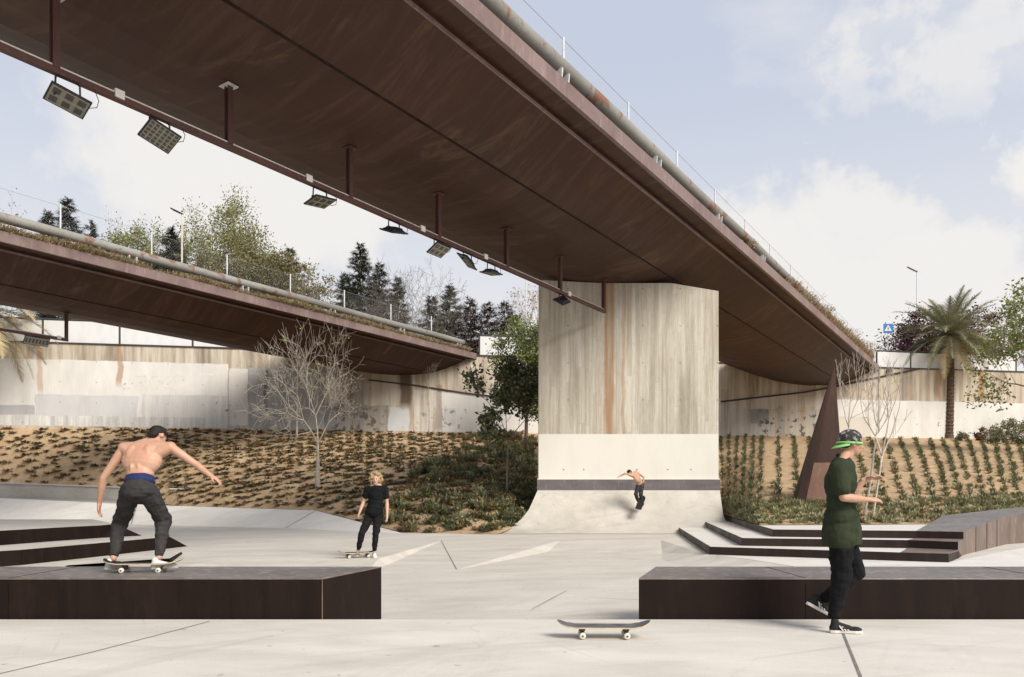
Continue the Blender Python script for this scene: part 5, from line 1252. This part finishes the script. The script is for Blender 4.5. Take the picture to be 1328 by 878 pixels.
def hand(b, wr, d, pn, side, curl=.5, s=1.0):
    """palm with four unequal fingers and a thumb; d along the hand, pn palm normal (towards the palm side)"""
    d = Vector(d).normalized(); pn = Vector(pn); pn = (pn - d*pn.dot(d)).normalized(); x = d.cross(pn)*side    # x: towards the thumb
    c = wr + d*.045*s; b.ell(c, (.040*s,.019*s,.052*s), Matrix((x, pn, d)).transposed(), 14)
    b.capsule(wr-d*.02, wr+d*.02, .024*s, .025*s)
    Ls = (.072,.080,.074,.058)
    for i, off_ in enumerate((.028,.0095,-.0095,-.028)):
        p0 = wr + d*.080*s + x*off_*s; d1 = (d + pn*curl*.5 + x*off_*2.2).normalized(); d2 = (d*(1-curl*.45) + pn*curl*1.1).normalized(); d3 = (d*(1-curl) + pn*(curl*1.6+.1)).normalized()
        L = Ls[i]*s; p1 = p0+d1*L*.45; p2 = p1+d2*L*.32; p3 = p2+d3*L*.24
        b.capsule(p0-d*.02*s, p1, .0098*s, .0092*s, 8); b.capsule(p1, p2, .0092*s, .0085*s, 8); b.capsule(p2, p3, .0085*s, .0075*s, 8)
    p0 = wr + d*.025*s + x*.030*s; d1 = (d*.7 + x*.75 + pn*.25).normalized(); d2 = (d*.95 + x*.25 + pn*.4).normalized()
    b.capsule(p0, p0+d1*.038*s, .0125*s, .011*s, 8); b.capsule(p0+d1*.038*s, p0+d1*.038*s+d2*.032*s, .011*s, .0088*s, 8)
def shoe(t, heel, toe, upv, col, L=.29, sole='shoewhite', voxel=.006, stripes=None, name='shoe', side=1):
    f = (toe-heel).normalized(); u = Vector(upv); u = (u - f*u.dot(f)).normalized(); s = u.cross(f); Mx = Matrix((f, s, u)).transposed()
    P = lambda x, y, z: heel + Mx @ Vector((x*L, y*L, z*L))
    b = MB()
    b.ell(P(.16,0,.15), (.16*L,.13*L,.15*L), Mx, 14); b.ell(P(.45,0,.14), (.28*L,.145*L,.13*L), Mx, 14); b.ell(P(.76,.0,.10), (.235*L,.165*L,.105*L), Mx, 14)
    b.capsule(P(.15,0,.18), P(.17,0,.34), .115*L, .12*L); b.capsule(P(.3,0,.22), P(.5,0,.16), .12*L, .11*L)
    o = part(name, evalmesh(b, [M[col]], voxel, 4), t)
    b = MB(); outl = [(0.0,.0),(.03,.09),(.15,.125),(.35,.115),(.55,.135),(.75,.17),(.9,.14),(.985,.07),(1,0),(.985,-.07),(.9,-.14),(.75,-.165),(.55,-.13),(.35,-.115),(.15,-.125),(.03,-.09)]
    n = len(outl); vs = [P(x,y,.0) for x, y in outl]+[P(x*1.0,y*1.02,.085) for x, y in outl]
    b.add(vs, [tuple(range(n-1,-1,-1)), tuple(range(n,2*n))]+[(i,(i+1)%n,n+(i+1)%n,n+i) for i in range(n)])
    q = b.build('sole', M[sole], None, bevel=.003); q.parent = o; q.matrix_parent_inverse = Matrix.Identity(4)
    q.parent = o; q.matrix_world = Matrix.Identity(4)
    q.matrix_parent_inverse = Matrix.Translation(t.location).inverted() @ Matrix.Identity(4)
    q.matrix_parent_inverse = (o.matrix_parent_inverse.inverted() @ Matrix.Translation(t.location).inverted()) if False else Matrix.Identity(4)
    if stripes:
        b = MB()
        for k in range(3):
            x = .36+.085*k
            for sg in (-1, 1): b.hexa([P(x,sg*.118,.09),P(x+.045,sg*.118,.09),P(x+.045,sg*.150,.09),P(x,sg*.150,.09),P(x-.10,sg*.085,.235-.02*k),P(x-.055,sg*.085,.235-.02*k),P(x-.055,sg*.128-sg*.01*k,.235-.02*k),P(x-.10,sg*.128-sg*.01*k,.235-.02*k)])
        q = b.build('side_stripes', M[stripes], None); q.parent = o
        b = MB()
        for k in range(5): b.capsule(P(.28+.06*k,-.06,.315-.030*k), P(.30+.06*k,.06,.315-.030*k), .004, .004, 6)
        q = b.build('laces', M['shoeblack'], None); q.parent = o
    return o
def head(b, c, up, fwd, s=1.0):
    Mx = Matrix((Vector(up).cross(Vector(fwd)).normalized()*-1, Vector(fwd).normalized(), Vector(up).normalized())).transposed()
    P = lambda x, y, z: c + Mx @ (Vector((x,y,z))*s)
    E = lambda p_, r_: b.ell(P(*p_), tuple(q*s for q in r_), Mx, 18)
    E((0,-.012,.030), (.076,.094,.088)); E((0,.022,-.012), (.064,.072,.088)); E((0,.040,-.062), (.044,.046,.042)); E((0,.058,-.088), (.022,.022,.020))
    b.capsule(P(0,.088,.008), P(0,.108,-.024), .009*s, .0135*s, 10); b.capsule(P(-.012,.096,-.03), P(.012,.096,-.03), .009*s, .009*s, 8)
    b.capsule(P(-.034,.080,.024), P(.034,.080,.024), .011*s, .011*s, 8)
    b.capsule(P(-.016,.086,-.056), P(.016,.086,-.056), .0085*s, .0085*s, 8)
    for sg in (-1, 1):
        b.ell(P(sg*.076,-.008,-.006), (.010*s,.020*s,.032*s), Mx, 10); b.ell(P(sg*.040,.068,-.020), (.022*s,.018*s,.020*s), Mx, 10)
    return P, Mx
def face_mats(me, P, s=1.0):
    eyes = [P(-.031,.094,.004), P(.031,.094,.004)]; lips = [P(x,.094,-.056) for x in (-.016,-.008,0,.008,.016)]; brows = [P(sg*x,.094,.026) for sg in (-1,1) for x in (.02,.032,.044)]
    for poly in me.polygons:
        c = poly.center
        for e in eyes:
            if (c-e).length < .0145*s: poly.material_index = 1
        for e in brows:
            if (c-e).length < .010*s: poly.material_index = 3
        for e in lips:
            if (c-e).length < .009*s: poly.material_index = 2
def person(label, loc, J, o):
    """J: joints in world space; o: options. One continuous body, clothes as parts."""
    t = empty('person', loc, label, 'person'); s = o.get('s', 1.0); vx = o.get('voxel', .008)
    nk, ch, pv = J['neck'], J['chest'], J['pelvis']; sl, sr = J['sl'], J['sr']; hl, hr = J['hl'], J['hr']
    across = (sr-sl).normalized(); up = (nk-pv).normalized(); fw = o['fwd']
    def torso(b, g=0.0, low=True, shoulders=True):
        Mt = frame((nk-ch), across); Mp = frame((ch-pv), (hr-hl))
        hw_ = (sr-sl).length/2
        b.ell(ch, (hw_*.86+g, .115*s+g, .175*s+g), Mt, 20); b.ell(ch.lerp(nk,.52), (hw_*.84+g,.092*s+g,.11*s+g), Mt, 20)
        b.ell(ch.lerp(pv,.42), (.140*s+g,.105*s+g,.15*s+g), Mp, 18); b.ell(ch.lerp(pv,.72), (.145*s+g,.108*s+g,.12*s+g), Mp, 18)
        if low: b.ell(pv, (.165*s+g,.122*s+g,.12*s+g), Mp, 18)
        if shoulders:
            b.capsule(sl, nk.lerp(ch,.22), .060*s+g, .070*s+g); b.capsule(sr, nk.lerp(ch,.22), .060*s+g, .070*s+g)
            b.capsule(sl, ch, .062*s+g, .085*s+g); b.capsule(sr, ch, .062*s+g, .085*s+g)
            if not g: b.capsule(sl, J['hc'].lerp(nk,.6), .035*s, .045*s); b.capsule(sr, J['hc'].lerp(nk,.6), .035*s, .045*s)
    b = MB(); torso(b)
    for sg in (() if o.get('shirt') else (-1, 1)):
        b.ell(nk.lerp(ch,.55)+across*.082*s*sg-fw.normalized()*.088*s, (.050*s,.026*s,.085*s), frame((nk-ch), across+Vector((0,0,.25*sg))), 12)
        b.capsule(ch.lerp(pv,.2)+across*.036*s*sg-fw.normalized()*.098*s, ch.lerp(pv,.38)+across*.034*s*sg-fw.normalized()*.084*s, .024*s, .020*s)
    b.capsule(nk-up*.04, J['hc']-J.get('hup',up)*.04, .055*s, .050*s)
    for S_, E_, W_h in ((sl, J['el'], J['wl']), (sr, J['er'], J['wr'])):
        b.capsule(S_, S_.lerp(E_,.5), .053*s, .046*s); b.capsule(S_.lerp(E_,.45), E_, .046*s, .038*s); b.capsule(E_, E_.lerp(W_h,.35), .038*s, .040*s); b.capsule(E_.lerp(W_h,.35), W_h, .040*s, .025*s)
    for H_, K_, A_h in ((hl, J['kl'], J['al']), (hr, J['kr'], J['ar'])):
        b.capsule(H_, H_.lerp(K_,.5), .083*s, .068*s); b.capsule(H_.lerp(K_,.5), K_, .068*s, .050*s); b.capsule(K_, K_.lerp(A_h,.35), .050*s, .053*s); b.capsule(K_.lerp(A_h,.35), A_h, .053*s, .035*s)
        b.capsule(H_, pv, .085*s, .09*s)
    hand(b, J['wl'], J.get('hdl', J['wl']-J['el']), J.get('pnl', -across*-1), o.get('ts_l', 1), o.get('curl', .45), s)
    hand(b, J['wr'], J.get('hdr', J['wr']-J['er']), J.get('pnr', -across), o.get('ts_r', -1), o.get('curl', .45), s)
    P, Mx = head(b, J['hc'], J.get('hup', up), o['look'], s)
    me = evalmesh(b, [M[o.get('skin','skin')], M['eye'], M['lip'], M[o.get('brow','hairdark')]], vx, 3, fac=.45); face_mats(me, P, s); part('body', me, t)
    # trousers
    b = MB(); g = .016*s; Mp = frame((ch-pv), (hr-hl))
    b.ell(pv+Vector((0,0,-.0)), (.170*s+g,.125*s+g,.115*s+g), Mp, 18)
    for H_, K_, A_h in ((hl, J['kl'], J['al']), (hr, J['kr'], J['ar'])):
        lo = o.get('loose', 0.012)
        b.capsule(H_, pv, .092*s+g, .09*s+g); b.capsule(H_, H_.lerp(K_,.5), .088*s+g, .073*s+g+lo*.5); b.capsule(H_.lerp(K_,.5), K_, .073*s+g+lo*.5, .056*s+g+lo); b.capsule(K_, K_.lerp(A_h,.4), .056*s+g*.9+lo*.8, .053*s+g*.7+lo*.5); b.capsule(K_.lerp(A_h,.4), K_.lerp(A_h,o.get('cuff',.88)), .053*s+g*.7+lo*.5, .035*s+g*.5+lo*.4)
    part('trousers', evalmesh(b, [M[o['trousers']]], vx, 3, .012*s, 9, o.get('seed',0)), t)
    if o.get('waistband'):
        b = MB(); c = pv.lerp(ch, .40); b.ell(c, (.150*s,.117*s,.055*s), Mp, 20); b.ell(pv.lerp(ch,.28), (.158*s,.122*s,.06*s), Mp, 20); part('boxer_waistband', evalmesh(b, [M[o['waistband']]], vx, 4, .004, 12), t)
    if o.get('shirt'):
        b = MB(); g = o.get('shirtg', .022)*s; torso(b, g)
        bot = pv + (pv-ch).normalized()*o.get('hem', .07)
        b.ell(ch.lerp(pv,.75), (.166*s+g,.130*s+g,.13*s), Mp, 18)
        b.ell(pv.lerp(bot,.1), (.178*s+g*1.1,.142*s+g*1.1,.13*s), Mp, 18); b.tube([ch.lerp(pv,.8), bot], [(.135*s+g), (.150*s+g)], 18)
        if o.get('hem',.07) > .1:
            for H_, K_ in ((hl, J['kl']), (hr, J['kr'])): b.capsule(H_.lerp(pv,.3), H_.lerp(K_,.03), .128*s, .130*s)
        for S_, E_ in ((sl, J['el']), (sr, J['er'])): b.capsule(S_, S_.lerp(E_, o.get('sleeve',.62)), .060*s+g*.8, .060*s+g*1.0)
        me = evalmesh(b, [M[o['shirt']]], vx, 6, .009*s, 7, o.get('seed',0)+3); part('t_shirt', me, t)
        if o.get('collar'):
            b = MB(); cc = nk.lerp(J['hc'],.12); Mc = frame(J['hc']-nk, across); pts = [cc+Mc @ Vector((.066*s*math.cos(a),.066*s*math.sin(a),0)) for a in np.linspace(0,6.283,20)]
            b.tube(pts, .007, 6); b.build('collar', M[o['shirt']], t, smooth=True)
    for key, ank in (('fl', 'al'), ('fr', 'ar')):
        hp, tp = J[key]; shoe(t, hp, tp, J.get(key+'u', Vector((0,0,1))), o['shoe'], (tp-hp).length, o.get('sole','shoewhite'), min(vx,.007), o.get('stripes'))
    # hair or cap
    hs = o['hair']
    if hs == 'short':
        b = MB(); b.ell(P(0,-.020,.045), (.083*s,.096*s,.084*s), Mx, 20); b.ell(P(0,-.055,-.005), (.066*s,.050*s,.065*s), Mx, 16)
        part('hair', evalmesh(b, [M[o['haircol']]], .006, 3, .006, 40), t)
    if hs == 'curly':
        r_ = random.Random(4); b = MB(); b.ell(P(0,-.035,.045), (.098*s,.098*s,.095*s), Mx, 18)
        for k in range(170):
            a = r_.uniform(0,6.283); e = r_.uniform(-1.1,1.5); x = math.cos(e)*math.cos(a); y = math.cos(e)*math.sin(a); z = math.sin(e)
            if y > .15 and z < .42: 
                if abs(x) < .62: continue
            rr_ = r_.uniform(.9,1.12); b.ell(P(x*.118*rr_, -.022+y*.108*rr_, .015+z*.125*rr_), tuple(q*r_.uniform(.018,.034)*s for q in (1,1,1)), Mx, 8)
        part('hair', evalmesh(b, [M[o['haircol']]], .007, 1, .008, 45), t)
    if hs == 'cap':
        b = MB(); b.ell(P(0,-.014,.050), (.087*s,.104*s,.082*s), Mx, 22); b.ell(P(0,-.014,.028), (.088*s,.105*s,.040*s), Mx, 22)
        cp = part('cap', evalmesh(b, [M['capgrey']], .006, 3), t)
        b = MB(); n_ = 15; vs = []
        for k in range(n_):
            a = math.pi*(k/(n_-1)); x, y = math.cos(a), math.sin(a)
            vs += [P(x*.080,-.050-y*.056,.006-.010*y), P(x*.088,-.055-y*.115,-.018-.030*y), P(x*.080,-.050-y*.056,.000-.010*y), P(x*.088,-.055-y*.115,-.024-.030*y)]
        fs = []
        for k in range(n_-1): a, c = 4*k, 4*k+4; fs += [(a,a+1,c+1,c),(a+2,c+2,c+3,a+3),(a+1,a+3,c+3,c+1),(a,c,c+2,a+2)]
        b.add(vs, fs); b.build('cap_brim', M['neon'], cp, smooth=True)
        b = MB(); pts = [P(math.cos(a)*.0895, -.014+math.sin(a)*.1065, .004) for a in np.linspace(0,6.283,24)]; b.tube(pts, .011, 6); b.build('cap_band', M['neon'], cp, smooth=True)
        b = MB(); b.ell(P(0,-.045,.012), (.078*s,.066*s,.06*s), Mx, 16); part('hair', evalmesh(b, [M['hairdark']], .006, 3, .004, 40), t)
    return t
V = Vector
# 1. shirtless skater on the left ledge, seen from behind, leaning forward
Y0 = 8.05; q = lambda px, py, dy=0: at(px, py, Y0+dy)
J = dict(hc=q(204,566,.22), hup=V((.10,.60,.62)).normalized(), neck=q(190,575,.14), chest=q(184,597,.07), pelvis=q(180,636,-.04),
         sl=q(161,581,.13), sr=q(221,580,.12), el=q(134,620,.08), er=q(255,603,.16), wl=q(129,652,.14), wr=q(273,617,.10),
         hl=q(169,640,0), hr=q(193,640,0), kl=q(156,678,.24), kr=q(212,674,.22), al=q(147,724,.05), ar=q(206,723,.08))
J['fl'] = (q(136,738.5,-.02), q(163,739.5,.22)); J['fr'] = (q(195,738,.0), q(231,736,.13))
J['pnl'] = V((1,.2,0)); J['pnr'] = V((0,.1,-1)); J['hdr'] = V((1,.0,-.55)); J['hdl'] = V((-.12,.05,-1))
person('shirtless skater in dark jeans crouching on a board on the left ledge', V((q(185,740).x, Y0, .392)), J,
       dict(fwd=V((.2,1,0)), look=V((.28,.78,-.5)), trousers='jeans', waistband='navy', shoe='shoewhite', hair='short', haircol='hairdark', voxel=.0075, loose=.016, seed=1, s=1.0, ts_l=1, ts_r=-1, curl=.5))
skateboard('skateboard with dark grip under the shirtless skater on the left ledge', V((q(184,740).x, Y0+.03, .395)), R(4), .80, 'gripdark', ry=0)
# 2. curly haired young man standing on the plaza
Y0 = 14.75; q = lambda px, py, dy=0: at(px, py, Y0+dy)
J = dict(hc=q(487.5,621.5,-.02), hup=V((.0,0,1)), neck=q(488,630.5), chest=q(487.5,643), pelvis=q(485.5,664.5),
         sl=q(476.8,634.5), sr=q(499.2,634.5), el=q(471.5,651,.03), er=q(501.8,652,.03), wl=q(466.5,664,-.07), wr=q(502.0,668,-.06),
         hl=q(480.3,668), hr=q(490.8,668), kl=q(469.5,691,-.09), kr=q(487.5,692,-.03), al=q(464.5,714.2,-.02), ar=q(485,717.4,.02))
J['fl'] = (q(464.8,719.5,.05), V(q(462.3,721.5,-.18))); J['fr'] = (q(485.0,722,.05), q(486.4,724.0,-.20))
J['fr'] = (V((J['fr'][0].x, Y0+.05, .004)), V((J['fr'][1].x, Y0-.22, .004)))
J['pnl'] = V((1,.2,0)); J['pnr'] = V((-1,.2,0))
person('young man with curly blond hair and black clothes standing with one foot on a board', V((q(486,722).x, Y0, 0)), J,
       dict(fwd=V((0,-1,0)), look=V((.02,-1,-.05)), trousers='blackjeans', shirt='blackcloth', hem=.02, sleeve=.5, shoe='shoewhite', hair='curly', haircol='hairblond', brow='hairblond', skin='skin2', voxel=.0075, loose=.0, s=.94, seed=2, shirtg=.013, ts_l=-1, ts_r=1, curl=.45, collar=True))
skateboard('dark skateboard under the foot of the curly haired man', V((at(463.5,724,14.6).x, 14.62, .004)), R(28), .76, 'gripdark')
# 3. man in green walking to the right in the foreground
Y0 = 6.85; q = lambda px, py, dy=0: at(px, py, Y0+dy)
J = dict(hc=q(1103.5,575.5), hup=V((.08,0,1)).normalized(), neck=q(1093,596), chest=q(1090,625), pelvis=q(1091.5,686),
         sl=q(1090,607,.17), sr=q(1088,608,-.16), el=q(1105,640,.24), er=q(1094,645,-.22), wl=q(1121,622,.20), wr=q(1124,648,-.16),
         hl=q(1093,696,.09), hr=q(1091,696,-.08), kl=q(1109,741,.08), kr=q(1091,749,-.08), al=q(1070,776,.10), ar=q(1081.5,799,-.08))
J['fr'] = (V((q(1069,800).x, Y0-.10, .004)), V((q(1109.5,800).x, Y0-.14, .004)))
J['fl'] = (q(1045,783,.10), q(1082,802.5,.10)); J['flu'] = V((.5,0,.87))
J['hdl'] = V((1,-.1,.28)); J['hdr'] = V((1,.1,.02)); J['pnl'] = V((.1,-.4,-1)); J['pnr'] = V((0,.5,-1))
person('man in dark green t-shirt and cap with neon green brim striding right in the foreground', V((q(1088,818).x, Y0, 0)), J,
       dict(fwd=V((1,0,0)), look=V((1,.10,-.05)), trousers='blackcloth', shirt='olivecloth', hem=.14, sleeve=.66, shoe='shoeblack', stripes='shoewhite', hair='cap', voxel=.0075, loose=.020, cuff=.96, s=1.0, seed=3, ts_l=-1, ts_r=1, curl=.4, collar=True))
# 4. rider high on the quarter pipe
Y0 = 25.0; q = lambda px, py, dy=0: at(px, py, Y0+dy)
J = dict(hc=q(816.5,613,-.35), hup=V((-.75,-.25,.62)).normalized(), neck=q(821.5,614.5,-.25), chest=q(826,619,-.15), pelvis=q(830.5,629,.05),
         sl=q(818.5,616.5,-.42), sr=q(825.0,612.0,-.02), el=q(811,614,-.5), er=q(835,619,.12), wl=q(804,617.5,-.5), wr=q(834,627,.02),
         hl=q(827.5,631,.0), hr=q(832,631,.08), kl=q(824.5,641,-.12), kr=q(831,642,-.05), al=q(828.5,652.5,.02), ar=q(832.5,652.5,.08))
J['fl'] = (q(829.5,655.2,.10), q(827.0,656.6,-.14)); J['fr'] = (q(834,655.2,.10), q(831.5,656.6,-.14)); J['pnl'] = V((0,0,-1)); J['pnr'] = V((-1,0,0))
J['flu'] = V((0,-.6,.8)); J['fru'] = V((0,-.6,.8))
person('small shirtless rider in grey trousers crouching high on the quarter pipe against the pillar', V((q(830,655).x, Y0, .8)), J,
       dict(fwd=V((-1,-.5,0)), look=V((-.6,-.3,-.7)), trousers='jeans', shoe='shoeblack', sole='shoeblack', hair='short', haircol='hairdark', voxel=.009, loose=.01, s=.80, seed=4, ts_l=1, ts_r=-1))
sb = skateboard('dark skateboard tipped up on the quarter pipe under the rider', at(830.0,656.0,24.86), R(-80), .76, 'gripdark')
sb.rotation_euler = (0,0,0); sb.rotation_mode = 'QUATERNION'
nrm = V((0,-.62,.78)).normalized(); xx = V((.35,.74,.58)); xx = (xx-nrm*xx.dot(nrm)).normalized()
sb.rotation_quaternion = Matrix((xx, nrm.cross(xx), nrm)).transposed().to_quaternion()

# a spotlight stake in the slope
p = hill_at(232,637); t = empty('ground_marker', p, 'small dark cap on a white bar lying on the slope right of the shirtless skater', 'ground light')
b = MB(); b.box(p+V((0,0,.09)), (.85,.12,.06)); b.build('bar', M['box'], t, bevel=.01)
b = MB(); b.tube([p+V((.25,-.02,.12)), p+V((.25,-.02,.24))], [.09,.07], 10); b.box(p+V((0,0,.135)), (.95,.16,.02)); b.build('cap', M['black'], t)
